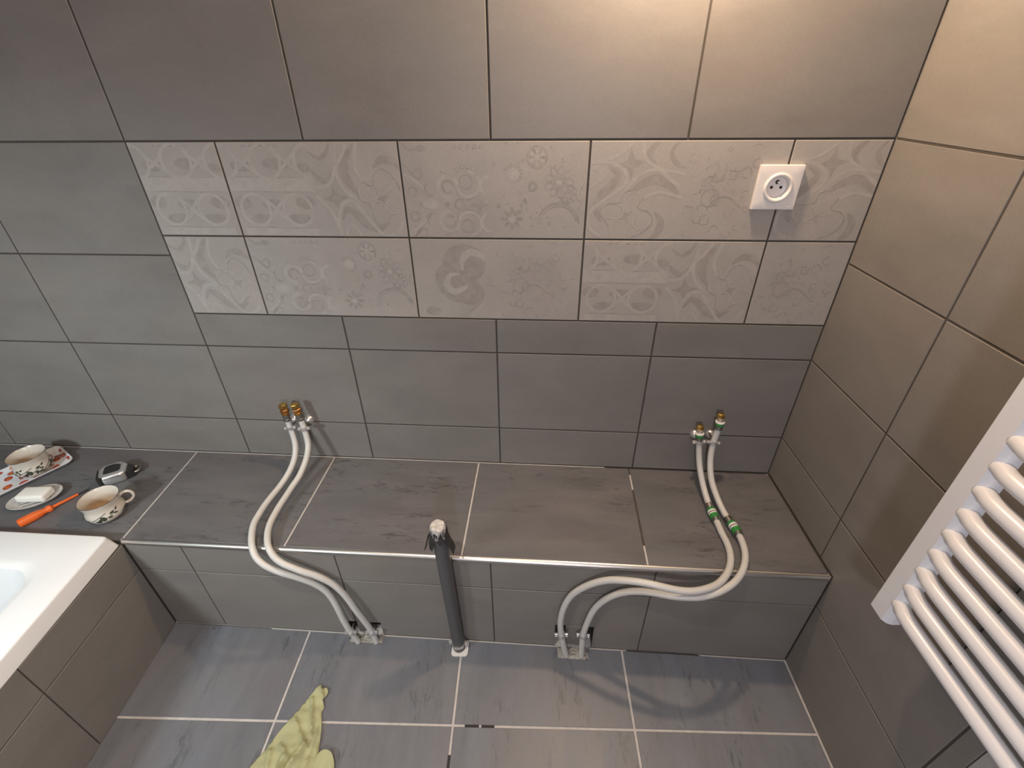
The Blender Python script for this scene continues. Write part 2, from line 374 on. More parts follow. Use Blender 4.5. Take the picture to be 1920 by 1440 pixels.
def m_swirl():
    s = star4(.22, .43, .15, 2, .45, .1)
    s += ribbon([(.0, .72), (.08, .63), (.17, .61), (.24, .70)], .075, 2, taper=True)
    s += ribbon([(.52, .97), (.42, .84), (.37, .70), (.42, .56), (.50, .47)], .10, 2, taper=True)
    s += ribbon([(.25, .20), (.33, .31), (.44, .24), (.54, .14), (.68, .10), (.80, .17)], .095, 2, taper=True)
    s += ribbon([(.70, .74), (.80, .82), (.92, .80), (1.0, .72)], .085, 2, taper=True)
    s += ribbon([(.0, .90), (.12, .83), (.22, .90), (.26, 1.0)], .05, 2, taper=True)
    s += star4(.74, .42, .10, 2, .4, .5)
    for p in ([(.0, .54), (.12, .55), (.21, .61), (.27, .74), (.36, .84), (.44, .97)],
              [(.32, 1.0), (.29, .83), (.28, .66), (.34, .52), (.45, .42), (.54, .37)],
              [(.21, .0), (.21, .20), (.28, .36), (.40, .40), (.50, .30), (.58, .18), (.72, .03), (.88, .05), (.96, .18)],
              [(.0, .45), (.09, .36), (.16, .25), (.19, .10)],
              [(.55, 1.0), (.52, .88), (.50, .74), (.56, .60)]):
        s += ribbon(p, .036, 3)
    s += ribbon([(.27, .0), (.29, .10), (.36, .14), (.43, .06), (.46, .0)], .022, 3)
    s += drop(.80, .60, .085, 2.6, 3) + drop(.58, .49, .085, .1, 3) + drop(.68, .26, .085, 1.3, 3) + drop(.92, .36, .08, 3.4, 3)
    s += ribbon([(.47, .52), (.50, .40), (.60, .36), (.62, .22), (.70, .14), (.80, .22), (.86, .26)], .012, 1)
    s += ribbon([(.55, .60), (.66, .56), (.70, .68), (.80, .73), (.90, .66), (.97, .52)], .012, 1)
    return s
def rot_cw(s): return [(m, [(y, 1-x) for x, y in p]) for m, p in s]
def m_bands():
    s = []
    for (x0, x1, y0, y1) in ((.0, 1, .50, .64), (.06, .94, .0, .10)):
        s += [(3, [(x0, y0), (x1, y0), (x1, y1), (x0, y1)])]
    for x, y, a, b in ((.22, .76, .13, .06), (.62, .78, .16, .06), (.92, .74, .08, .05), (.12, .38, .10, .07), (.48, .36, .14, .06), (.86, .38, .12, .07), (.30, .20, .14, .06), (.74, .20, .16, .06)):
        s += disc(x, y, a, b, 2)
    for y in (.645, .495, .105): s += ribbon([(.05, y), (.3, y+.004), (.6, y-.004), (.95, y)], .012, 1, 3, True)
    for x, y in ((.25, .30), (.75, .30), (.5, .80), (.0, .80), (1.0, .80)):
        s += ring(x, y, .17, .035, 3)
    for p in (((.12, .88), (.38, .68)), ((.38, .88), (.12, .70)), ((.62, .90), (.86, .70)), ((.86, .90), (.64, .70)), ((.40, .42), (.60, .18)), ((.60, .42), (.40, .18))):
        s += ribbon([p[0], ((p[0][0]+p[1][0])/2, (p[0][1]+p[1][1])/2), p[1]], .04, 3, 3, True)
    for x in (.3, .38, .5, .58, .66): s += disc(x, .955, .025, .010, 1, 8)
    return s
def m_scroll():
    half = []
    half += ribbon([(.02, .78), (.10, .70), (.18, .60), (.25, .51), (.32, .45)], .035, 1, taper=True)
    half += ribbon([(.0, .68), (.10, .64), (.20, .56), (.27, .47)], .03, 3, taper=True)
    half += ribbon([(.27, .60), (.24, .52), (.29, .46), (.35, .48)], .028, 2, taper=True)
    half += ribbon([(.14, .70), (.20, .74), (.22, .66), (.17, .62)], .03, 2, taper=True)
    half += arc(.50, .55, .11, .2, 4.8, .035, 3) + arc(.50, .55, .062, .0, 5.5, .022, 1)
    half += arc(.72, .58, .13, -2.8, 1.4, .03, 3) + ribbon([(.58, .55), (.62, .44), (.72, .42), (.84, .47)], .018, 1, taper=True)
    half += ring(.70, .60, .07, .014, 2)
    for a in (.6, 1.0, 1.4, 1.8, 2.2): half += disc(.70+.15*math.cos(a), .60+.15*math.sin(a), .024, .024, 1, 9) + disc(.70+.15*math.cos(a), .60+.15*math.sin(a), .012, .012, 3, 7)
    half += arc(.96, .56, .10, 1.6, 4.2, .03, 3)
    for k in range(4): half += disc(.44+.04*k, .70-.012*k, .011, .011, 2, 7)
    half += arc(.10, .50, .05, 0, 6, .016, 2)
    s = half + [(m, [(x, .74-y) for x, y in reversed(p)]) for m, p in half]
    s += disc(.20, .37, .045, .022, 1) + disc(.30, .37, .10, .055, 3, 16) + ring(.62, .37, .05, .02, 2)
    s += star4(.84, .37, .11, 2, .5) + disc(.48, .37, .03, .03, 2)
    s += ribbon([(.04, .98), (.12, .92), (.22, .93)], .03, 2, taper=True) + disc(.24, .93, .05, .03, 2)
    for k in range(5): s += disc(.60+.07*k, .94, .022, .022, 1, 9) + disc(.60+.07*k, .94, .010, .010, 3, 7)
    return s
def flower(x, y, r, n, m, inner=.35, a0=0.0):
    s = []
    for k in range(n):
        a = a0+2*math.pi*k/n
        s += disc(x+r*.66*math.cos(a), y+r*.66*math.sin(a), r*.34, r*.17, m, 9, a)
    return s
def m_flowers():
    rnd = random.Random(5); s = []
    s += flower(.20, .22, .13, 8, 1) + disc(.20, .22, .035, .035, 3, 9)
    s += disc(.22, .68, .058, .058, 3, 14)
    for k in range(14): a = k*.449; s += disc(.22+.085*math.cos(a), .68+.085*math.sin(a), .020, .012, 1, 7, a)
    s += ring(.47, .84, .105, .016, 1) + flower(.47, .84, .10, 6, 2) + disc(.47, .84, .03, .03, 3, 9)
    for k in range(6): a = k*1.047+.5; s += disc(.47+.06*math.cos(a), .84+.06*math.sin(a), .02, .02, 3, 8)
    for k in range(9): a = k*.698; s += drop(.71+.105*math.cos(a), .60+.105*math.sin(a), .032, a, 1, .011)
    s += ring(.71, .60, .05, .014, 1) + disc(.71, .60, .03, .03, 3, 9)
    s += flower(.82, .48, .08, 7, 2) + ring(.82, .48, .09, .012, 1)
    s += ring(.43, .56, .045, .012, 2) + flower(.43, .56, .06, 8, 2)
    s += arc(.72, .16, .23, .1, 3.1, .016, 1, 12) + arc(.72, .16, .20, .2, 2.9, .010, 2, 12)
    for k in range(9): a = .3+k*.18; s += disc(.72+.215*math.cos(a), .16+.215*math.sin(a), .012, .012, 1, 6)
    s += arc(1.04, .50, .12, 2.3, 3.9, .040, 1, 6)
    for k in range(6): a = 2.4+k*.27; s += disc(1.04+.12*math.cos(a), .50+.12*math.sin(a), .015, .015, 3, 8)
    for k in range(46):
        x, y = rnd.random(), rnd.random(); s += disc(x, y, rnd.uniform(.006, .022), rnd.uniform(.004, .012), rnd.choice((1, 2, 2)), 6, rnd.random()*3)
    s += ribbon([(.30, .34), (.33, .42), (.37, .38), (.34, .44)], .014, 1) + disc(.05, .36, .025, .02, 1, 8)
    return s
def m_worn():
    rnd = random.Random(11); s = []
    for k in range(60):
        x, y = .06+.9*rnd.random(), .05+.9*rnd.random()
        if rnd.random() < .25 and x < .3: continue
        s += arc(x, y, rnd.uniform(.02, .06), rnd.random()*6, rnd.random()*6+1.2, rnd.uniform(.007, .013), rnd.choice((1, 2, 2)), 4)
    s += ribbon([(.26, .74), (.30, .80), (.33, .72), (.29, .64), (.36, .62), (.41, .70), (.39, .79)], .030, 1, taper=True)
    s += ribbon([(.20, .62), (.26, .66), (.31, .62)], .016, 1) + ribbon([(.44, .72), (.52, .71)], .012, 1, 2)
    s += ring(.30, .45, .09, .012, 2) + arc(.45, .30, .16, .5, 3.0, .012, 2)
    for k in range(16): s += disc(.18+.10*rnd.random(), .50+.14*rnd.random(), .010, .007, 1, 6, k)
    return s
def m_rose():
    s = disc(.62, .70, .26, .24, 2, 20) + disc(.48, .46, .20, .26, 2, 20, .6) + disc(.66, .36, .20, .17, 2, 18, -.4)
    s += disc(.60, .55, .07, .15, 1, 14, .7)
    s += ribbon([(.60, .62), (.60, .74), (.70, .84), (.83, .80), (.86, .74)], .085, 3, taper=True)
    s += ribbon([(.56, .58), (.44, .56), (.40, .44), (.48, .36), (.60, .40), (.66, .44)], .085, 3, taper=True)
    s += ribbon([(.68, .04), (.76, .12), (.84, .19)], .018, 3, 4) + ribbon([(.60, .05), (.72, .15), (.80, .22)], .02, 2, 4)
    s += disc(.20, .10, .10, .06, 2) + ribbon([(.84, .44), (.92, .45), (.98, .42)], .02, 1, taper=True)
    return s
MOTIF = {'swirl': m_swirl(), 'swirl_turned': rot_cw(m_swirl()), 'bands': m_bands(), 'scroll': m_scroll(),
         'flowers': m_flowers(), 'worn': m_worn(), 'rose': m_rose()}
def printed(kinds, x0, z0, side, hgt):
    """kinds: list of (motif, left edge in frame coordinates)."""
    def extra(bm, loc, cx, cy):
        xs = [p[0] for p in loc]; ys = [p[1] for p in loc]; e = .0012
        lim = (min(xs)+e, max(xs)-e, min(ys)+e, max(ys)-e)
        for kind, left in kinds:
            for n_, (m, poly) in enumerate(MOTIF[kind]):
                q = [(left+x*side-cx, z0+y*hgt-cy) for x, y in poly]
                q = clip_poly(q, (1, 0), min(lim[1], left+side-cx)); q = q and clip_poly(q, (-1, 0), -max(lim[0], left-cx))
                q = q and clip_poly(q, (0, 1), lim[3]); q = q and clip_poly(q, (0, -1), -lim[2])
                if len(q) < 3: continue
                ar = sum(q[i-1][0]*q[i][1]-q[i][0]*q[i-1][1] for i in range(len(q)))
                if abs(ar) < 2e-7: continue
                if ar < 0: q.reverse()
                f = bm.faces.new([bm.verts.new((a, b, .00006+3e-7*n_)) for a, b in q]); f.material_index = m
    return extra

# ================================================================ room shell
BACK = frame((0, 0, 0), (1, 0, 0), (0, 0, 1))
RIGHT = frame((XR, 0, 0), (ROT, -1, 0), (0, 0, 1))
FLOOR = frame((1.8393, -0.5681, 0), (1, ROT, 0), (-ROT, 1, 0))

bm = bmesh.new(); box(bm, XL-.1, XR+.1, REC, .12, -.1, ZC)
wall_back = struct(obj('wall_back', bm, 'grout_dark'))
cols = [XA+k*W for k in range(-4, 4)] + [XR]
def wall_rows(rows, x_lo, x_hi):
    xs = [x for x in cols if x_lo-.01 < x < x_hi+.01]
    if abs(xs[0]-x_lo) > .02: xs = [x_lo]+xs
    for z0, z1 in zip(rows, rows[1:]):
        for a, b in zip(xs, xs[1:]):
            tile(BACK, rect(a, b, z0, z1), 'wall_tile', wall_back)
wall_rows([Z0, Z0+H, Z0+2*H, Z0+3*H, Z0+4*H, ZC], XL, XR)
wall_rows([ZL+.001, Z0-3*H, Z0-2*H, Z0-H, Z0], XL, XA)
wall_rows([ZL+.001, Z0-3*H, Z0-2*H, ZB], XA, XR)
dv = [XA, 1.3176, 1.7195, 2.1249, 2.5308, XR]
side = .2005
rows = (((ZM, Z0), [['bands'], ['bands', 'swirl'], ['scroll', 'flowers'], ['swirl_turned', 'worn'], ['swirl_turned']]),
        ((ZB, ZM), [['swirl'], ['scroll', 'flowers'], ['rose', 'worn'], ['bands', 'swirl'], ['worn']]))
for (za, zb), kinds in rows:
    for (a, b), ks in zip(zip(dv, dv[1:]), kinds):
        kk = [(k, a+.001+i*side) for i, k in enumerate(ks)]
        tile(BACK, rect(a, b, za, zb), 'decor_tile', wall_back, 'decor_tile', extra=printed(kk, a, za, side, zb-za))

bm = bmesh.new(); box(bm, -.12, 2.42, -.1, ZC, -.12, -REC)
bmesh.ops.transform(bm, matrix=RIGHT, verts=bm.verts)
wall_right = struct(obj('wall_right', bm, 'plaster'))
bm = bmesh.new()
for a, b, c, d in ((0, 2.40, .7574, ZC), (0, .625, 0, .7574), (.625, .733, 0, .5064)):
    box(bm, a, b, c, d, -REC-.001, -REC+.0004)
bmesh.ops.transform(bm, matrix=RIGHT, verts=bm.verts)
obj('grout_bed', bm, 'grout_dark', wall_right)
rc = [0, .296, .698, 1.10, 1.502, 1.904, 2.306]; rz = [.2544+H*k for k in range(0, 9)]; rz[-1] = ZC
rt = lambda p: tile(RIGHT, p, 'wall_tile', wall_right)
for z0, z1 in zip(rz[2:], rz[3:]):
    for a, b in zip(rc, rc[1:]): rt(rect(a, b, z0, z1))
rt(rect(0, .296, .5064, .7584)); rt(rect(.296, .625, .5064, .7584))
rt(rect(0, .296, ZL+.002, .5064))
rt([(.298, ZL+.004), (D+.0015, ZL+.004), (D+.0015, .2564), (.696, .2564), (.696, .5044), (.298, .5044)])
rt(rect(.698, .733, .2544, .5064)); rt(rect(D-.0006, .698, .001, .2544)); rt(rect(.698, .733, .001, .2544))
bm = bmesh.new(); lathe(bm, [(0, 0), (.004, 0), (.004, .0006), (0, .0006)], 12)
bmesh.ops.transform(bm, matrix=RIGHT @ Matrix.Translation((.752, .436, -REC)), verts=bm.verts)
obj('screw_hole', bm, 'black_hole', wall_right)

bm = bmesh.new(); box(bm, XL-.1, XL, YF-.1, .12, -.1, ZC); struct(obj('wall_left', bm, 'plaster'))
bm = bmesh.new(); box(bm, XL-.1, XR+.3, YF-.1, YF, -.1, ZC); struct(obj('wall_front', bm, 'plaster'))
bm = bmesh.new(); box(bm, XL-.1, XR+.3, YF-.1, .12, ZC, ZC+.1); struct(obj('ceiling', bm, 'ceiling_paint'))

# floor: tiles laid square to the right wall, pale joints
bm = bmesh.new(); box(bm, XL-.1, XR+.3, YF-.1, .12, -.12, -REC)
floor = struct(obj('floor', bm, 'grout_light'))
T = .4555
NOTCH = ((1.503, 1.597, -.3775), (2.106, 2.190, -.3855))     # chases where the pipes come up: x0, x1, front
inv = FLOOR.inverted()
def to_fl(x, y): p = inv @ Vector((x, y, 0)); return (p.x, p.y)
for i in range(-3, 2):
    for k in range(-4, 2):
        p = rect(i*T, (i+1)*T, k*T, (k+1)*T, .003)
        if k == 0:                                         # last row stops at the ledge front
            n = Vector((ROT, 1)); n.normalize()            # ledge front seen in floor coordinates
            c = Vector(to_fl(1.8, -D-.001)).dot(n)
            p = clip_poly(p, (n.x, n.y), c)
        if k > 0: continue
        s0 = to_fl(XR-ROT*-.6, -.6)[0]                     # right wall line
        p = clip_poly(p, (1, 0), s0-.004)
        if len(p) < 3: continue
        for x0, x1, yf in NOTCH:
            if k != 0: continue
            a, b = to_fl(x0, yf), to_fl(x1, yf); xs = [q[0] for q in p]
            if min(xs) < a[0] and b[0] < max(xs):
                top = sorted([q for q in p if q[1] > max(q2[1] for q2 in p)-.05], key=lambda q: q[0])
                y_at = lambda x: top[0][1]+(top[-1][1]-top[0][1])*(x-top[0][0])/(top[-1][0]-top[0][0])
                j = max(range(len(p)), key=lambda t: (p[t][1] > min(q[1] for q in p)+.05, p[t][0]))
                p = p[:j+1]+[(b[0], y_at(b[0])), b, a, (a[0], y_at(a[0]))]+p[j+1:]
        tile(FLOOR, p, 'floor_tile', floor)
def strip(name, x0, y0, x1, y1, z, wdt, mat, parent, h=.0006, fr=None):
    bm = bmesh.new(); d = Vector((x1-x0, y1-y0)).normalized(); n = Vector((-d.y, d.x))*wdt/2
    lo = [(x0+n.x, y0+n.y), (x0-n.x, y0-n.y), (x1-n.x, y1-n.y), (x1+n.x, y1+n.y)]
    loft(bm, [[(a, b, z) for a, b in lo], [(a, b, z+h) for a, b in lo]])
    if fr: bmesh.ops.transform(bm, matrix=fr, verts=bm.verts)
    return obj(name, bm, mat, parent)
for a, b in ((.030, .066), (.072, .105)): strip('bare_joint', a, 0, b, 0, -REC-.0002, .0058, 'cavity', floor, .0008, FLOOR)
for a, b in ((-.105, -.062), (-.165, -.140)): strip('bare_joint', 0, a, 0, b, -REC-.0002, .0058, 'cavity', floor, .0008, FLOOR)

# ================================================================ ledge
ledge = thing('tiled_ledge', 'long low grey tiled ledge with a metal edge strip along the back wall', 'ledge')
bm = bmesh.new()
F = -D+REC
def core(x0, x1, y0, z0, z1):
    box(bm, x0, x1, y0, -.0006, z0, z1)
core(XL, 1.503, F, 0, ZL-REC); core(1.597, 2.095, F, 0, ZL-REC); 
pq = [(2.200, F), (XR+ROT*-F-.0008, F), (XR-.0008, -.0006), (2.200, -.0006)]
loft(bm, [[(x, y, 0) for x, y in pq], [(x, y, ZL-REC) for x, y in pq]])
core(1.503, 1.597, F, .062, ZL-REC); core(2.095, 2.200, F, .105, ZL-REC)
core(1.503, 1.597, F+.03, 0, .062); core(2.095, 2.200, F+.03, 0, .105)
bmesh.ops.recalc_face_normals(bm, faces=bm.faces)
for f in bm.faces:
    zc = f.calc_center_median()
    f.material_index = 0 if f.normal.z > .5 and zc.z > .3 else (2 if zc.y > F+.001 and zc.z < .12 or f.normal.z < -.5 else 1)
obj('core', bm, ('grout_light', 'grout_dark', 'cavity'), ledge)
TOP = frame((0, 0, ZL), (1, 0, 0), (0, 1, 0)); FACE = frame((0, -D, 0), (1, 0, 0), (0, 0, 1))
yb, yf = -.003, -D+.009
lx = [(1.3923-.4555*4, 1.3923-.4555*4), (.9371-.4555*2, .9371-.4555*2), (.9371-.4555, .9371-.4555), (.9371, .9576), (1.3923, 1.3923), (1.851, 1.851), (2.3091, 2.3091), (XR, XR+ROT*D-.002)]
lx[0] = (XL, XL)
for (a0, a1), (b0, b1) in zip(lx, lx[1:]):
    j = .0025
    yy = yf if b1 > .96 else -D+.001
    tile(TOP, [(a1+j, yy), (b1-j, yy), (b0-j, yb), (a0+j, yb)], 'ledge_tile', ledge)
fx = [.9605, 1.1163, 1.5240, 1.9240, 2.3300, XR+ROT*D-.0012]
for r0, r1 in ((0.002, .2544), (.2544, ZL-.0105)):
    for a, b in zip(fx, fx[1:]):
        p = rect(a, b, r0, r1, .0016)
        if r0 < .1:
            for x0, x1, zt in ((1.503, 1.597, .062), (2.095, 2.200, .105)):
                c0, c1 = max(x0, p[0][0]), min(x1, p[1][0])
                if c1 <= c0: continue
                z = p[0][1]
                if c0 == p[0][0]: p = [(c1, z), p[1], p[2], p[3], (p[0][0], zt), (c1, zt)]
                elif c1 == p[1][0]: p = [p[0], (c0, z), (c0, zt), (p[1][0], zt)]+p[2:]
                else: p = [p[0], (c0, z), (c0, zt), (c1, zt), (c1, z)]+p[1:]
        tile(FACE, p, 'wall_tile', ledge)
for x0, x1, z0, z1 in ((1.527, 1.558, .012, .058), (2.124, 2.170, .014, .1035)):      # loose offcuts between the pipes
    tile(FACE, rect(x0, x1, z0, z1, 0), 'wall_tile', ledge, 'offcut', t=.032)
# rounded metal edge strip
bm = bmesh.new(); prof = [(-D+.008, ZL-.0105), (-D+.008, ZL+.0004)]
prof += [(-D+.0085-.011*math.sin(a), ZL-.0105+.0112*math.cos(a)) for a in [i*math.pi/16 for i in range(1, 9)]]
x0, x1 = .958, XR+ROT*D-.003
loft(bm, [[(x0, y, z) for y, z in prof], [(x1, y, z) for y, z in prof]])
obj('edge_strip', bm, 'steel_trim', ledge, True, 50)
# joint lines where the ledge meets wall and floor
def bead(name, x0, x1, y, z, mat, r=.0022):
    bm = bmesh.new(); box(bm, x0, x1, y-r, y+r*.3, z, z+r*.7); return obj(name, bm, mat, ledge)
bead('joint', XL+.01, 2.235, -.0015, ZL-.0008, 'grout_light'); bead('joint', 2.24, XR-.01, -.0015, ZL-.0008, 'cavity')
bead('joint', 1.26, 1.50, -D-.001, -.0004, 'grout_light'); bead('joint', 1.60, 2.104, -D-.001, -.0004, 'grout_light'); bead('joint', 2.192, 2.295, -D-.001, -.0004, 'grout_light')
bead('joint', 2.30, 2.50, -D-.001, -.0004, 'cavity'); bead('joint', 2.505, 2.735, -D-.001, -.0004, 'grout_light')
bead('joint', .965, 1.255, -D-.001, -.0004, 'grout_dark', .0012)
strip('joint', XR-.0022, -.004, XR+ROT*D-.0034, -D+.012, ZL-REC-.0002, .0030, 'grout_dark', ledge, .0009)
strip('bare_joint', 2.3091, -.09, 2.3091, -.285, ZL-REC-.0002, .005, 'grout_dark', ledge, .0009)
strip('bare_joint', 2.3091, -.004, 2.3091, -.028, ZL-REC-.0002, .005, 'grout_dark', ledge, .0009)

# ================================================================ bath with its tiled panel
PANEL = frame((.9591, -D, 0), (-.0664, 1, 0), (0, 0, 1))
ZP = .3590
panel = thing('bath_panel', 'grey tiled panel below the white bathtub rim', 'bath panel', (0, 0, 0))
bm = bmesh.new(); box(bm, -.735, -.0005, 0, ZP, -.03, -REC); bmesh.ops.transform(bm, matrix=PANEL, verts=bm.verts)
obj('backing', bm, 'grout_dark', panel)
for z0, z1 in ((0.0, .2544), (.2544, ZP)):
    for a, b in ((-.312, -.001), (-.714, -.312), (-.735, -.714)): tile(PANEL, rect(a, b, z0, z1, .0014), 'wall_tile', panel)
bath = thing('bathtub', 'white acrylic bathtub with a broad flat rim', 'bathtub', (0, 0, 0))
quad = [(XL+.01, -1.085), (1.0080, -1.085), (.9475, -.3620), (XL+.01, -.3620)]
def bl(d, r, z): return [(x, y, z) for x, y in round_poly(offset_poly(quad, d), r, 6)]
bm = bmesh.new()
loft(bm, [bl(.03, .01, ZP+.0006), bl(-.0075, .010, ZP+.0008), bl(-.0070, .011, ZP+.004), bl(.0000, .012, .395), bl(.0010, .012, .398), bl(.0030, .013, .3998), bl(.006, .014, .4004),
          bl(.082, .06, .4010), bl(.092, .065, .399), bl(.102, .07, .393), bl(.116, .08, .34), bl(.14, .09, .18), bl(.18, .10, .06), bl(.23, .11, .03)], False, True)
obj('shell', bm, 'acrylic_white', bath, True, 35)
for x, y in ((-.3, -.62), (.55, -.62), (-.3, -.85), (.55, -.85)):
    bm = bmesh.new(); lathe(bm, [(0, 0), (.022, 0), (.022, .012), (.012, .016), (.012, .03), (0, .03)], 14)
    bmesh.ops.translate(bm, vec=(x, y, 0), verts=bm.verts); obj('foot', bm, 'dull_metal', bath)

# ================================================================ heated towel rail on the right wall
rad = thing('towel_radiator', 'white tubular towel radiator fixed to the right wall', 'radiator', (XR+ROT*.55, -.55, .555), 0)
rad.rotation_euler = (0, 0, math.atan2(-1, ROT))          # local x runs along the wall
def RP(s, n, z): return (s, -n, z)                        # s along wall, n from the wall into the room
zb, zt = 0.0, 1.26
def collector(s0):
    bm = bmesh.new()
    pr = [(s0, .065), (s0+.036, .065), (s0+.041, .070), (s0+.041, .083), (s0+.038, .091), (s0+.031, .096), (s0+.002, .096), (s0, .094)]
    loft(bm, [[RP(a, b, zb) for a, b in pr], [RP(a, b, zt) for a, b in pr]])
    bmesh.ops.bevel(bm, geom=[e for e in bm.edges if abs(e.verts[0].co.z-e.verts[1].co.z) < 1e-6], offset=.0012, segments=2, affect='EDGES')
    return obj('collector', bm, 'white_enamel', rad, True, 35)
collector(-.013)
o = collector(-.013); o.location = (.541, 0, 0); o.scale = (-1, 1, 1)
me = None
k = 0
for i in range(27):
    z = .052+.0447*i
    if i in (10, 19): continue
    if me is None:
        bm = bmesh.new(); n = .0895
        path = [RP(.020, n-.004, 0), RP(.030, n-.002, 0), RP(.045, n+.003, 0), RP(.065, n+.004, 0), RP(.27, n+.004, 0), RP(.48, n+.004, 0), RP(.500, n+.002, 0), RP(.515, n, 0)]
        sweep(bm, path, .0125, 18)
        t0 = obj('tube', bm, 'white_enamel', rad, True, 50); me = t0.data; t0.location.z = z
    else:
        t = bpy.data.objects.new('tube', me); C.objects.link(t); t.parent = rad; t.location.z = z
for s in (.007, .521):
    for z in (.93, 1.15):
        bm = bmesh.new(); lathe(bm, [(.018, 0), (.018, .004), (.009, .006), (.009, .066)], 16)
        bmesh.ops.transform(bm, matrix=axis_frame(RP(s, .0008, z), (0, -1, 0)), verts=bm.verts)
        obj('wall_bracket', bm, 'white_enamel', rad, True)

# ================================================================ wall socket
sock = thing('wall_socket', 'square white wall socket on the patterned tiles', 'socket', (2.5175, 0, 1.1725))
bm = bmesh.new(); nn = 48; loops = []
def sq(h, r, y):                    # rounded square with as many points as the circle
    out = []
    for k in range(nn):
        a = 2*math.pi*k/nn; c, s_ = math.cos(a), math.sin(a); m = h/max(abs(c), abs(s_)); x, z = c*m, s_*m
        out.append((x, y, z))
    return out
def ci(r, y): return [(r*math.cos(2*math.pi*k/nn), y, r*math.sin(2*math.pi*k/nn)) for k in range(nn)]
loft(bm, [ci(.0275, -.0002), sq(.0435, 0, -.0002), sq(.0435, 0, -.0090), sq(.0430, 0, -.0102), sq(.0420, 0, -.0105), ci(.0275, -.0105), ci(.0275, -.0002)], False, False)
bmesh.ops.remove_doubles(bm, verts=bm.verts, dist=1e-7)
obj('cover_plate', bm, 'socket_white', sock, True, 30)
FR = axis_frame((0, -.0105, 0), (0, -1, 0))
bm = bmesh.new(); lathe(bm, [(.0292, -.0002), (.0290, .0022), (.0272, .0036), (.0250, .0038), (.0232, .0030), (.0215, .0005), (.0208, -.004), (.0200, -.0090), (.0194, -.0094), (0, -.0094)], 48, M=FR)
well = obj('round_insert', bm, 'socket_white', sock, True, 50)
for x in (-.0095, .0095):
    bm = bmesh.new(); lathe(bm, [(0, 0), (.0030, 0), (.0030, .0005), (0, .0005)], 14, M=axis_frame((x, -.0012, -.0005), (0, -1, 0)))
    obj('pin_hole', bm, 'black_hole', well)
bm = bmesh.new(); lathe(bm, [(.0042, 0), (.0042, .0006), (0, .0006)], 16, M=axis_frame((0, -.0012, .0100), (0, -1, 0))); obj('earth_hole', bm, 'black_hole', well)
bm = bmesh.new(); lathe(bm, [(.0024, 0), (.0024, .010), (.0018, .0125), (0, .0132)], 14, M=axis_frame((.0006, -.0014, .0100), (0, -1, 0))); obj('earth_pin', bm, 'chrome', well, True)
bm = bmesh.new(); rbox(bm, .020, .034, -.0109, -.0103, -.0385, -.0372, .0002, 1); obj('embossed_mark', bm, 'white_plastic', sock)

# ================================================================ white water pipes
R_P = .0083
def pipe_axis(path, d):
    """Point and direction at arc length d."""
    s = 0
    for a, b in zip(path, path[1:]):
        l = (b-a).length
        if s+l >= d: return a+(b-a)*((d-s)/l), (b-a).normalized()
        s += l
    return path[-1], (path[-1]-path[-2]).normalized()
def cut_path(path, d0, d1):
    s = 0; out = [pipe_axis(path, d0)[0]]
    for a, b in zip(path, path[1:]):
        s += (b-a).length
        if d0 < s < d1: out.append(b.copy())
    out.append(pipe_axis(path, d1)[0]); return out
def fitting(parent, name, prof, path, d, mat, seg=20):
    """Lathe whose z axis runs up the pipe (towards its capped end)."""
    p, t = pipe_axis(path, d); bm = bmesh.new(); lathe(bm, prof, seg, M=axis_frame(p, -t))
    return obj(name, bm, mat, parent, True, 30)
def hexa(parent, name, path, d, r, h, mat, dome=False):
    p, t = pipe_axis(path, d); bm = bmesh.new()
    pr = [(0, 0), (r*.86, 0), (r, h*.16), (r, h*.84), (r*.86, h), (0, h)]
    if dome: pr = [(0, 0), (r*.86, 0), (r, h*.18), (r, h*.70), (r*.90, h*.88), (r*.6, h), (0, h)]
    lathe(bm, pr, 6, M=axis_frame(p, -t)); return obj(name, bm, mat, parent)
def length(path): return sum((b-a).length for a, b in zip(path, path[1:]))
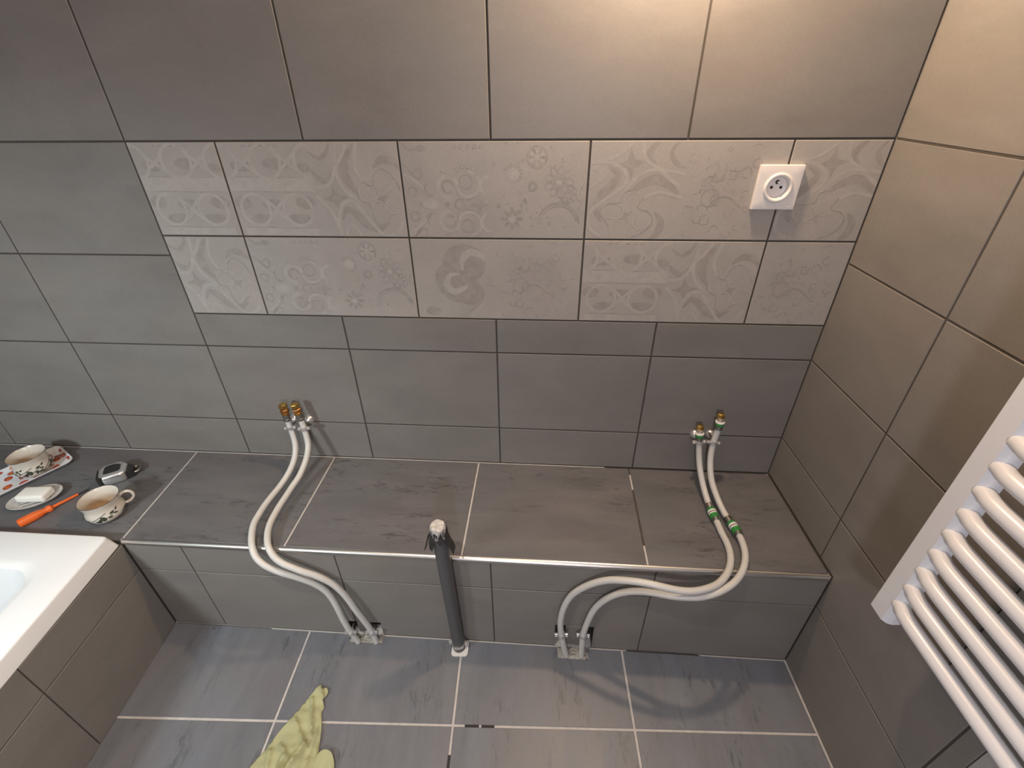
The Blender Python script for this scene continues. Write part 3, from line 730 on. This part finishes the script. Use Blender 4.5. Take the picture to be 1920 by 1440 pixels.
def water_pipe(key, label, crimped, coupling=None):
    path = catmull(PIPES[key], 3); L = length(path)
    t = thing('water_pipe', label, 'pipe', (0, 0, 0), 0)
    def tube(d0, d1):
        bm = bmesh.new(); sweep(bm, cut_path(path, d0, d1), R_P, 16); obj('tube', bm, 'pipe_white', t, True, 60)
    if crimped:                       # brass cap nut, copper nut, crimp sleeve
        hexa(t, 'cap_nut', path, .016, .0120, .016, 'brass', True)
        hexa(t, 'hex_nut', path, .031, .0122, .013, 'copper_brass')
        fitting(t, 'collar', [(.0085, 0), (.0105, .001), (.0105, .004), (.0085, .005)], path, .036, 'brass')
        fitting(t, 'crimp_sleeve', [(.0094, 0), (.0104, .001), (.0104, .007), (.0094, .008), (.0094, .011), (.0104, .012), (.0104, .020), (.0090, .021)], path, .057, 'dull_metal')
        top = .050
    else:                             # brass cap, pale sleeve, white ring, green collar
        hexa(t, 'cap_nut', path, .014, .0105, .014, 'brass', True)
        fitting(t, 'neck', [(.0072, 0), (.0076, .002), (.0076, .008), (.0072, .009)], path, .023, 'chrome')
        fitting(t, 'white_ring', [(.0088, 0), (.0122, .001), (.0126, .004), (.0110, .006), (.0085, .006)], path, .029, 'white_plastic')
        fitting(t, 'green_collar', [(.0090, 0), (.0112, .001), (.0116, .006), (.0108, .009), (.0088, .009)], path, .037, 'green_plastic')
        fitting(t, 'crimp_sleeve', [(.0090, 0), (.0102, .001), (.0102, .011), (.0090, .012)], path, .049, 'dull_metal')
        top = .045
    if coupling:
        c0, c1 = coupling; tube(top, c0+.004); tube(c1-.004, L); n = c1-c0; d = c1
        cp = obj_empty = None
        fitting(t, 'crimp_sleeve', [(.0090, 0), (.0102, .001), (.0102, n*.2), (.0090, n*.22)], path, c1, 'dull_metal')
        fitting(t, 'green_collar', [(.0090, 0), (.0116, .001), (.0118, n*.10), (.0108, n*.16), (.0118, n*.20), (.0112, n*.22)], path, c1-n*.17, 'green_plastic')
        fitting(t, 'white_ring', [(.0104, 0), (.0116, .001), (.0116, n*.07), (.0104, n*.08)], path, c1-n*.38, 'white_plastic')
        fitting(t, 'dark_band', [(.0098, 0), (.0106, .0005), (.0106, n*.05), (.0098, n*.06)], path, c1-n*.45, 'black_plastic')
        fitting(t, 'white_ring', [(.0104, 0), (.0118, .001), (.0118, n*.08), (.0104, n*.09)], path, c1-n*.50, 'white_plastic')
        fitting(t, 'green_collar', [(.0100, 0), (.0116, .001), (.0112, n*.12), (.0092, n*.15)], path, c1-n*.58, 'green_plastic')
        fitting(t, 'crimp_sleeve', [(.0090, 0), (.0100, .001), (.0100, n*.24), (.0090, n*.25)], path, c1-n*.73, 'dull_metal')
    else: tube(top, L)
    return path
pl1 = water_pipe('L1', 'white brass-capped pipe without green fittings, the one closer to the tape measure', True)
pl2 = water_pipe('L2', 'white brass-capped pipe without green fittings, the one closer to the grey drain pipe', True)
pr1 = water_pipe('R1', 'shorter white pipe with a green coupling, its brass cap the lower one', False, (.232, .290))
pr2 = water_pipe('R2', 'taller white pipe with a green coupling, its brass cap the higher one under the socket', False, (.308, .371))

# ---- pipe clamps
def clamp(path, d, wall_y, label, group, rosette, r=R_P, ear_tilt=0.0, dirn=(1, 0, 0)):
    p, t = pipe_axis(path, d)
    c = thing('pipe_clamp', label, 'pipe clamp', tuple(p), 0, group)
    M = axis_frame((0, 0, 0), t)
    bm = bmesh.new()
    lathe(bm, [(r+.0006, -.005), (r+.0022, -.005), (r+.0022, .005), (r+.0006, .005), (r+.0006, -.005)], 24, M=M)
    ex = Vector(dirn); ex = (ex-t*ex.dot(t)).normalized()
    for s in (-1, 1):
        e = Vector((1, 0, 0)).copy()
        A = Matrix((ex*s, t.cross(ex*s), t)).transposed().to_4x4()
        b2 = bmesh.new(); rbox(b2, r+.001, r+.010, -.0022, .0022, -.005, .005, .0008, 1)
        bmesh.ops.transform(b2, matrix=A, verts=b2.verts); me = bpy.data.meshes.new('t'); b2.to_mesh(me); b2.free(); bm.from_mesh(me); bpy.data.meshes.remove(me)
    obj('ring', bm, 'chrome', c, True, 30)
    for s in (-1, 1):
        q = ex*s*(r+.0062); nrm = t.cross(ex).normalized()
        if nrm.y > 0: nrm = -nrm
        bm = bmesh.new(); lathe(bm, [(0, -.006), (.0019, -.006), (.0019, .0035), (.0036, .0035), (.0036, .0050), (.0024, .0062), (0, .0064)], 12, M=axis_frame(q, nrm))
        obj('screw', bm, 'chrome', c, True)
    gap = wall_y-(p.y+r+.0005)
    bm = bmesh.new(); lathe(bm, [(.0028, 0), (.0028, max(gap, .004)+.001)], 10, M=axis_frame((0, r+.0005, 0), (0, 1, 0))); obj('stud', bm, 'dull_metal', c, True)
    if rosette:
        bm = bmesh.new(); dz = wall_y-p.y
        lathe(bm, [(.0150, 0), (.0152, .0012), (.0118, .006), (.0075, .0120), (.0052, .0138), (0, .0140)], 28, M=axis_frame((rosette[0]-p.x, dz-.0001, rosette[1]-p.z), (0, -1, 0)))
        obj('rosette', bm, 'chrome', c, True, 60)
    return c
clamp(pl1, .0815, 0, 'chrome wall clamp on the pipe closer to the tape measure', 'pipe clamps on the wall', (1.3013, .5177))
clamp(pl2, .0855, 0, 'chrome wall clamp on the second pipe from the tape measure', 'pipe clamps on the wall', (1.3451, .5155))
clamp(pr1, .053, 0, 'chrome wall clamp just under the lower brass cap near the radiator', 'pipe clamps on the wall', (2.4793, .5096))
clamp(pr2, .0915, 0, 'chrome wall clamp on the pipe with the higher brass cap near the radiator', 'pipe clamps on the wall', (2.5219, .5115))
def back_from(path, h):
    L = length(path); d = L
    while pipe_axis(path, d)[0].z < h: d -= .002
    return d
clamp(pl1, back_from(pl1, .052), -D, 'small clamp low on the ledge front, pipe closer to the bathtub', 'pipe clamps above the floor', 0)
clamp(pl2, back_from(pl2, .046), -D, 'small clamp low on the ledge front, pipe closer to the grey drain pipe', 'pipe clamps above the floor', 0)
clamp(pr1, back_from(pr1, .098), -D, 'small clamp beside the floor hole, on the shorter green-coupled pipe', 'pipe clamps above the floor', 0)
clamp(pr2, back_from(pr2, .092), -D, 'small clamp beside the floor hole, on the taller green-coupled pipe', 'pipe clamps above the floor', 0)

# ---- crumbly white filler in the two pipe chases
def filler(label, x0, x1, y0, y1):
    rnd = random.Random(int(x0*1000)); bm = bmesh.new(); nx, ny = 14, 8; g = []
    for i in range(nx+1):
        row = []
        for k in range(ny+1):
            edge = i in (0, nx) or k in (0, ny)
            row.append(bm.verts.new((x0+(x1-x0)*i/nx, y0+(y1-y0)*k/ny, -.0017 if edge else -.001+rnd.uniform(0, .009)*(0.4+.6*k/ny))))
        g.append(row)
    for i in range(nx):
        for k in range(ny): bm.faces.new((g[i][k], g[i+1][k], g[i+1][k+1], g[i][k+1]))
    bmesh.ops.solidify(bm, geom=bm.faces[:], thickness=.0002)
    o = obj('filler_plaster', bm, 'plaster_white', None); tag(o, label, 'plaster')
filler('crumbly white plaster between the pipes nearer the bathtub', 1.5045, 1.5955, -.3768, -.3535)
filler('crumbly white plaster between the pipes with green couplings', 2.1075, 2.1885, -.3848, -.3535)

# ================================================================ grey drain pipe stuffed and taped shut
bx0 = Vector((1.8245, -.3740, -.0015)); bx1 = Vector((1.8130, -.3845, .5220))
dr = thing('drain_pipe', 'upright dark grey plastic drain pipe with taped top', 'pipe', (0, 0, 0))
bm = bmesh.new(); sweep(bm, [bx0+(bx1-bx0)*(i/10) for i in range(11)], .0172, 28); obj('tube', bm, 'pvc_grey', dr, True, 60)
az = (bx1-bx0).normalized(); ay = az.cross(Vector((1, 0, 0))).normalized(); M = Matrix((ay.cross(az), ay, az)).transposed().to_4x4(); M.translation = bx1
bm = bmesh.new(); rnd = random.Random(3); loops = []
for r, z in ((.0178, -.012), (.0180, -.003), (.0172, .002), (.0152, .0050), (.011, .0055), (.005, .0042)):
    loops.append([M @ Vector((r*math.cos(a)*(1+rnd.uniform(-.07, .07)), r*math.sin(a)*(1+rnd.uniform(-.07, .07)), z+rnd.uniform(-.0016, .0016))) for a in (2*math.pi*k/22 for k in range(22))])
loft(bm, loops); obj('plug', bm, 'tape_light', dr, True, 30)
def flap(a, ln, w0, w1, out, mat):
    bm = bmesh.new(); n = 7; L = []; Q = []
    for i in range(n+1):
        t = i/n; rr = .0196+out*t**1.2; z = -.006-ln*t
        for s, acc in ((-1, L), (1, Q)):
            ww = (w0+(w1-w0)*t)/2*s; aa = a+ww/rr
            acc.append(M @ Vector((rr*math.cos(aa)+.0012*math.sin(9*t+s), rr*math.sin(aa), z+.002*math.sin(5*t+s*2))))
    va, vb = [bm.verts.new(p) for p in L], [bm.verts.new(p) for p in Q]
    for i in range(n): bm.faces.new((va[i], vb[i], vb[i+1], va[i+1]))
    bmesh.ops.solidify(bm, geom=bm.faces[:], thickness=.0008)
    obj('tape_flap', bm, mat, dr, True, 50)
flap(math.radians(185), .064, .026, .026, .020, 'tape_grey'); flap(math.radians(232), .050, .020, .012, .010, 'tape_grey')
flap(math.radians(-6), .076, .026, .024, .014, 'tape_grey'); flap(math.radians(262), .022, .022, .006, .0012, 'tape_light')
flap(math.radians(210), .072, .008, .011, .009, 'tape_light'); flap(math.radians(318), .024, .010, .003, .0012, 'tape_light')
flap(math.radians(292), .036, .020, .012, .0015, 'tape_grey')
bm = bmesh.new(); pq = round_poly([(1.8045, -.4010), (1.8515, -.3985), (1.8505, -.3545), (1.8055, -.3545)], .009, 5)
loft(bm, [[(x, y, 0.0001) for x, y in pq], [(x, y, .0035) for x, y in pq]]); obj('base_collar', bm, 'white_plastic', dr)
dpath = [bx1+(bx0-bx1)*(i/20) for i in range(21)]
clamp(dpath, (bx1-bx0).length-.030, -D, 'larger metal clamp around the grey drain pipe at floor level', None, 0, .0172)

# ================================================================ things on the ledge beside the bath
def cup(label, loc, handle_ang, sprigs):
    t = thing('coffee_cup', label, 'cup', loc, 0)
    outer = [(0, .0), (.024, 0), (.0275, .0006), (.029, .003), (.0365, .0080), (.0430, .0155), (.0455, .0240), (.0448, .032), (.0425, .040), (.0418, .048), (.0438, .058), (.0466, .0678)]
    inner = [(.0471, .0692), (.0461, .0698), (.0446, .0678), (.0416, .058), (.0396, .048), (.0402, .040), (.0425, .032), (.0432, .0240), (.0408, .0160), (.034, .0090), (.020, .0055), (0, .005)]
    bm = bmesh.new(); lathe(bm, outer+inner[:2], 48); lathe(bm, inner[1:], 48, 1)
    bmesh.ops.remove_doubles(bm, verts=bm.verts, dist=1e-6)
    obj('bowl', bm, ('cream_ceramic', 'stained_inside'), t, True, 60)
    bm = bmesh.new(); torus(bm, .0463, .0008, Matrix.Translation((0, 0, .0696)), 48, 6); obj('rim_line', bm, 'rim_paint', t, True)
    c, s = math.cos(handle_ang), math.sin(handle_ang)
    pts = [(.0410, .052), (.050, .0580), (.062, .0570), (.0685, .048), (.0680, .037), (.061, .028), (.052, .0240), (.0440, .024)]
    bm = bmesh.new(); sweep(bm, catmull([(r*c, r*s, z) for r, z in pts], 4), .0038, 10); obj('handle', bm, 'cream_ceramic', t, True, 60)
    def surf(a, z, e=.0004):
        for (r0, z0), (r1, z1) in zip(outer[2:], outer[3:]):
            if z0 <= z <= z1: r = r0+(r1-r0)*(z-z0)/(z1-z0)+e; return (r*math.cos(a), r*math.sin(a), z)
        return (.04*math.cos(a), .04*math.sin(a), z)
    bm = None
    def patch(a, z, la, lz, rot):
        nonlocal bm
        n = 10; vs = []
        for k in range(n):
            q = 2*math.pi*k/n; x, y = la*math.cos(q), lz*math.sin(q)
            vs.append(bm.verts.new(surf(a+(x*math.cos(rot)-y*math.sin(rot))/.04, z+x*math.sin(rot)+y*math.cos(rot))))
        cv = bm.verts.new(surf(a, z, .0007))
        for k in range(n): bm.faces.new((vs[k], vs[(k+1) % n], cv))
    def stem(pts, w=.0006):
        nonlocal bm
        q = cat2(pts, 5)
        for (a0, z0), (a1, z1) in zip(q, q[1:]):
            bm.faces.new([bm.verts.new(surf(a, z, .0005)) for a, z in ((a0, z0-w), (a1, z1-w), (a1, z1+w), (a0, z0+w))])
    for a in sprigs:
        bm = bmesh.new()
        stem([(a-.85, .018), (a-.4, .019), (a, .026), (a+.45, .029), (a+.8, .040)], .0009); stem([(a-.7, .020), (a-.1, .033), (a+.35, .042)], .0009)
        for da, dz, l, h, r in [(u_*1.35, .0265+(v_-.0230)*1.25, l_*1.5, h_*1.6, r_) for u_, v_, l_, h_, r_ in ((0, .0225, .0045, .0026, .6), (.10, .0265, .004, .0022, -.5), (-.10, .0185, .004, .0022, -.4), (.14, .021, .0035, .002, .9),
                                (-.55, .0205, .004, .0016, .4), (-.42, .0145, .0038, .0014, -.3), (-.70, .0185, .0032, .0013, .9), (.46, .0315, .0036, .0015, .4), (.58, .027, .0036, .0015, -.5), (.36, .0225, .0032, .0014, .2), (.68, .0345, .003, .0013, .8))]:
            patch(a+da, dz, l, h, r)
        obj('painted_sprig', bm, 'sprig_paint', t)
cup('cream cup with painted sprig standing on the bare ledge tile', (.8640, -.2730, ZL+.0002), math.radians(40), (math.radians(-62), math.radians(60), math.radians(180)))
# tray
ta = math.atan2(-.153, -.087)
tray_c = Vector((.4680, -.1560))
tray = thing('serving_tray', 'white tray with red and orange fruit print under a cup', 'tray', (tray_c.x, tray_c.y, ZL+.0003), ta)
hl, hw = .132, .0665
def tl(dx, r, z): return [(x, y, z) for x, y in round_poly([(-hl+dx, -hw+dx), (hl-dx, -hw+dx), (hl-dx, hw-dx), (-hl+dx, hw-dx)], r, 6)]
bm = bmesh.new()
loft(bm, [tl(.014, .014, 0), tl(.006, .019, .006), tl(0, .022, .0135), tl(.0010, .0215, .0148), tl(.0024, .021, .0142), tl(.008, .018, .0065), tl(.015, .014, .0028)])
body = obj('tray_body', bm, 'tray_white', tray, True, 50)
rnd = random.Random(21); placed = []
bmr, bmo = bmesh.new(), bmesh.new()
for k in range(400):
    x, y = rnd.uniform(-hl+.022, hl-.022), rnd.uniform(-hw+.022, hw-.022)
    if any(math.hypot(x-a, y-b) < .0290 for a, b in placed): continue
    placed.append((x, y)); rot = rnd.uniform(-.5, .5)+ (math.pi/2 if rnd.random() < .4 else 0); kind = rnd.randrange(3)
    for b, sc, dz in ((bmr, 1, .0001), (bmo, .55, .0002)):
        if b is bmo and rnd.random() < .4: continue
        pts = []
        for q in range(14):
            a = 2*math.pi*q/14
            rr = {0: .0115*(1-.35*math.cos(a)), 1: .0150*(.55+.45*abs(math.cos(a))), 2: .0125*(1-.18*math.cos(3*a))}[kind]*sc
            u, v = rr*math.cos(a), rr*math.sin(a)*(.62 if kind == 1 else .85)
            pts.append((x+u*math.cos(rot)-v*math.sin(rot), y+u*math.sin(rot)+v*math.cos(rot)))
        b.faces.new([b.verts.new((p[0], p[1], .0028+dz)) for p in pts])
def edge_print(b, along, side_s, ln):
    """Shapes printed on the sloping border."""
    for e0, e1 in ((0, 1),):
        vs = []
        for q in range(12):
            a = 2*math.pi*q/12; u = along+ln*math.cos(a); f = .5+.32*math.sin(a)
            ins = .0145+(.0028-.0145)*f if False else None
            d = .0135-.0105*f; z = .0034+(.0142-.0034)*f
            x, y = {'f': (u, hw-d), 'b': (u, -hw+d), 'e': (-hl+d, u), 's': (hl-d, u)}[side_s]
            vs.append(b.verts.new((x, y, z+.0004)))
        b.faces.new(vs)
for i, u in enumerate((-.09, -.058, -.024, .012, .045, .08)):
    edge_print(bmr if i % 3 else bmo, u, 'f', .011); edge_print(bmo if i % 3 else bmr, u+.01, 'b', .010)
for u in (-.034, -.002, .03): edge_print(bmr, u, 'e', .010); edge_print(bmr, u, 's', .010)
for nm_, b_, m_ in (('red_print', bmr, 'tray_red'), ('orange_print', bmo, 'tray_orange')): obj(nm_, b_, m_, body)['kind'] = 'stuff'
cup('cream cup with painted sprig standing on the printed tray', (.5085, -.1225, ZL+.0034), math.radians(135), (math.radians(-62), math.radians(20), math.radians(150), math.radians(-130)))
# wrapper on the tray
wr = thing('shiny_wrapper', 'small shiny brown and silver wrapper lying on the printed tray', 'wrapper', (.5200, -.0560, ZL+.0034), math.radians(48))
wr.scale = (.80, .80, .80)
bm = bmesh.new(); rbox(bm, -.016, .016, -.0085, .0085, 0, .009, .002, 2); obj('filling', bm, 'wrapper_brown', wr, True, 30)
for s in (-1, 1):
    bm = bmesh.new(); n = 9; L = []; rnd = random.Random(4+s)
    g = [[bm.verts.new((s*(.0155+.0045*i), (k-n/2)/n*.019*(1+.25*i/3), .0045+.0030*math.sin(k*2.1+i)+rnd.uniform(-.0008, .0008))) for k in range(n+1)] for i in range(4)]
    for i in range(3):
        for k in range(n): bm.faces.new((g[i][k], g[i+1][k], g[i+1][k+1], g[i][k+1]))
    bmesh.ops.solidify(bm, geom=bm.faces[:], thickness=.0004); obj('twisted_end', bm, 'chrome', wr, True, 60)
# soap dish and soap
da = math.radians(31)
dish = thing('soap_dish', 'pale grey oval soap dish with drain slots', 'soap dish', (.612, -.2315, ZL+.0003), da)
def el(a, b, z, n=40): return [(a*math.cos(2*math.pi*k/n), b*math.sin(2*math.pi*k/n), z) for k in range(n)]
bm = bmesh.new(); loft(bm, [el(.044, .028, 0), el(.050, .033, .002), el(.062, .0435, .0125), el(.0635, .0450, .0150), el(.0622, .0440, .0160), el(.0600, .042, .0150), el(.050, .033, .0095), el(.046, .030, .0085)])
dbody = obj('dish_body', bm, 'dish_ceramic', dish, True, 50)
for y in (-.024, -.012, 0, .012, .024):
    l = .040*math.sqrt(max(.05, 1-(y/.031)**2)); bm = bmesh.new(); rbox(bm, -l, l, y-.0013, y+.0013, .0080, .0089, .0004, 1); obj('slot', bm, 'cavity', dbody)
soap = obj('soap_bar', (lambda b: (rbox(b, -.039, .039, -.0225, .0225, 0, .0235, .0075, 4), b)[1])(bmesh.new()), 'soap_white', None, True, 60)
soap.location = (.6135, -.2290, ZL+.0096); soap.rotation_euler = (0, 0, math.radians(6))
tag(soap, 'white bar of soap lying in the oval dish', 'soap')
# insulated screwdriver
a, b = Vector((.6560, -.3270, ZL+.0128)), Vector((.7265, -.1835, ZL+.0036))
sd = thing('screwdriver', 'orange insulated screwdriver with a black tip on the ledge', 'screwdriver', tuple(a), 0)
ln = (b-a).length; ax = (b-a).normalized(); M = axis_frame((0, 0, 0), ax)
bm = bmesh.new(); lathe(bm, [(0, 0), (.0085, 0), (.0118, .003), (.0124, .012), (.0122, .034), (.0108, .046), (.0084, .054), (.0080, .060), (.0100, .065), (.0098, .071), (.0060, .075), (0, .075)], 12, M=M)
obj('grip', bm, 'orange_plastic', sd, True, 24)
bm = bmesh.new(); lathe(bm, [(.0052, .072), (.0044, .078), (.0036, ln-.030), (.0032, ln-.026), (0, ln-.026)], 14, M=M); obj('insulated_shaft', bm, 'orange_plastic', sd, True, 40)
bm = bmesh.new(); lathe(bm, [(.0022, ln-.028), (.0022, ln-.008), (.0026, ln-.004), (.0010, ln), (0, ln)], 10, M=M); obj('tip', bm, 'black_plastic', sd, True, 40)
# tape measure
tm = thing('tape_measure', 'black and chrome tape measure lying flat on the ledge', 'tape measure', (.7680, -.1290, ZL+.0003), math.radians(35))
fp = round_poly([(-.036, -.033), (.032, -.033), (.036, .016), (.020, .036), (-.024, .036), (-.038, .018)], .0165, 7)
def tml(d, z): return [(x, y, z) for x, y in offset_poly(fp, d)]
bm = bmesh.new(); loft(bm, [tml(.002, .001), tml(0, .003), tml(0, .024), tml(.0009, .0275), tml(.0030, .0305), tml(.006, .0327), tml(.010, .0337), tml(.0125, .034)]); cs = obj('case', bm, 'chrome', tm, True, 50)
bm = bmesh.new(); q = round_poly([(-.022, -.019), (.020, -.019), (.022, .012), (.004, .022), (-.018, .020)], .008, 5)
loft(bm, [[(x, y, .0335) for x, y in q], [(x, y, .0348) for x, y in q]]); obj('label_plate', bm, 'black_plastic', cs)
bm = bmesh.new()
loft(bm, [[(x, y, z) for x, y in round_poly([(-.0375, -.034), (-.022, -.034), (-.026, .030), (-.0385, .014)], .006, 4)] for z in (.0005, .029, .0315)]); obj('rubber_grip', bm, 'black_plastic', tm)
bm = bmesh.new()
loft(bm, [[(x, y, z) for x, y in round_poly([(.024, -.030), (.050, -.022), (.052, .000), (.040, .014), (.024, .022)], .007, 4)] for z in (.0005, .022, .025)]); obj('nose', bm, 'black_plastic', tm)
bm = bmesh.new()
pts = [(.046, .006), (.056, .010), (.062, .004), (.063, -.008), (.058, -.016), (.050, -.018)]
sweep(bm, catmull([(x, y, .012) for x, y in pts], 4), .0042, 10); obj('wrist_loop', bm, 'dull_metal', tm, True, 60)
bm = bmesh.new(); rbox(bm, .0515, .060, .000, .012, .0005, .003, .0006, 1); obj('hook', bm, 'dull_metal', tm)

# ================================================================ green cloth on the floor
out = [(1.4722, -.5000), (1.4620, -.5100), (1.4373, -.5614), (1.4158, -.6047), (1.3962, -.6465), (1.3761, -.6882), (1.352, -.735), (1.335, -.790), (1.372, -.822), (1.430, -.830), (1.490, -.815), (1.528, -.770),
       (1.5325, -.6781), (1.5234, -.6383), (1.5187, -.6141), (1.5080, -.585), (1.4985, -.5624), (1.5004, -.55), (1.4905, -.5345), (1.4965, -.5170), (1.4885, -.5065), (1.4775, -.5085)]
def inside(x, y, poly):
    c = False
    for i in range(len(poly)):
        (x0, y0), (x1, y1) = poly[i-1], poly[i]
        if (y0 > y) != (y1 > y) and x < (x1-x0)*(y-y0)/(y1-y0)+x0: c = not c
    return c
def crease(x, y, ax, ay, bx, by, h, w):
    dx, dy = bx-ax, by-ay; l2 = dx*dx+dy*dy; t = max(0, min(1, ((x-ax)*dx+(y-ay)*dy)/l2))
    d = math.hypot(x-ax-t*dx, y-ay-t*dy); return 1.5*h*math.exp(-(d/w)**2)
def cloth_h(x, y):
    u = (x-1.44)*.85+(y+.66)*.52; v = (x-1.44)*-.52+(y+.66)*.85
    h = .009+.0020*math.sin(46*u+5*v)+.0016*math.sin(95*v+22*u+1)+.0011*math.sin(150*u-70*v)+.0009*math.sin(210*v+90*u)
    h += .016*math.exp(-(((x-1.482)/.034)**2+((y+.690)/.050)**2))+.012*math.exp(-(((x-1.42)/.03)**2+((y+.72)/.05)**2))
    h += crease(x, y, 1.462, -.535, 1.500, -.625, .0060, .0045)+crease(x, y, 1.440, -.585, 1.492, -.640, .0055, .0050)
    h += crease(x, y, 1.492, -.640, 1.470, -.700, .0110, .0065)-crease(x, y, 1.478, -.650, 1.450, -.705, .0070, .0055)
    h += crease(x, y, 1.430, -.640, 1.462, -.668, .0060, .0050)+crease(x, y, 1.452, -.668, 1.446, -.720, .0090, .0060)-crease(x, y, 1.458, -.690, 1.470, -.730, .0060, .0050)
    h += crease(x, y, 1.410, -.655, 1.432, -.720, .0050, .0050)+crease(x, y, 1.505, -.600, 1.512, -.690, .0045, .0040)
    h += crease(x, y, 1.478, -.512, 1.490, -.535, .0050, .0035)-crease(x, y, 1.484, -.508, 1.494, -.528, .0030, .0025)
    return max(.003, h)
q = [(p.x, p.y) for p in catmull([(x, y, 0) for x, y in out+out[:1]], 3)][:-1]
from mathutils.geometry import delaunay_2d_cdt
pts = [Vector(p) for p in q]; nb = len(pts); st = .0040
y = -.84
while y < -.50:
    x = 1.33
    while x < 1.60:
        if inside(x, y, q) and min((Vector((x, y))-b).length for b in pts[:nb]) > st*.7: pts.append(Vector((x+random.uniform(-.001, .001), y+random.uniform(-.001, .001))))
        x += st
    y += st
vv, ee, ff = delaunay_2d_cdt(pts, [(i, (i+1) % nb) for i in range(nb)], [], 1, 1e-6)[:3]
bm = bmesh.new(); bv = [bm.verts.new((p.x, p.y, cloth_h(p.x, p.y))) for p in vv]
for f in ff: bm.faces.new([bv[i] for i in f])
for e in [e for e in bm.edges if e.is_boundary]:
    for v_ in e.verts: v_.co.z = min(v_.co.z, .0065+.0035*math.sin(v_.co.y*70))
bmesh.ops.recalc_face_normals(bm, faces=bm.faces)
if sum(f.normal.z for f in bm.faces) < 0: bmesh.ops.reverse_faces(bm, faces=bm.faces)
bmesh.ops.solidify(bm, geom=bm.faces[:], thickness=.0018)
rag = thing('cleaning_cloth', 'crumpled pale green cleaning cloth on the floor tiles', 'cloth', (0, 0, 0))
obj('sheet', bm, 'cloth_green', rag, True, 70)
# folded lobe beside it
bm = bmesh.new(); n, k = 26, 10; g = []
for i in range(n+1):
    t = i/n
    row = []
    for j in range(k+1):
        s = j/k
        ang = math.pi*(1-t*1.02); rx = .033+.010*s; cx, cy = 1.5480+.006*s, -.700-.075*s
        x = cx+rx*math.cos(ang)*(1.0); yy = cy+.055*math.sin(ang)*(1-.35*s)
        row.append(bm.verts.new((x, yy, .0035+.017*math.sin(math.pi*min(1, t))*(.35+.65*abs(math.cos(2.3*s+.4)))+.0015*math.sin(20*t+6*s))))
    g.append(row)
for i in range(n):
    for j in range(k): bm.faces.new((g[i][j], g[i+1][j], g[i+1][j+1], g[i][j+1]))
bmesh.ops.recalc_face_normals(bm, faces=bm.faces)
bmesh.ops.solidify(bm, geom=bm.faces[:], thickness=.0018); obj('folded_corner', bm, 'cloth_green', rag, True, 70)
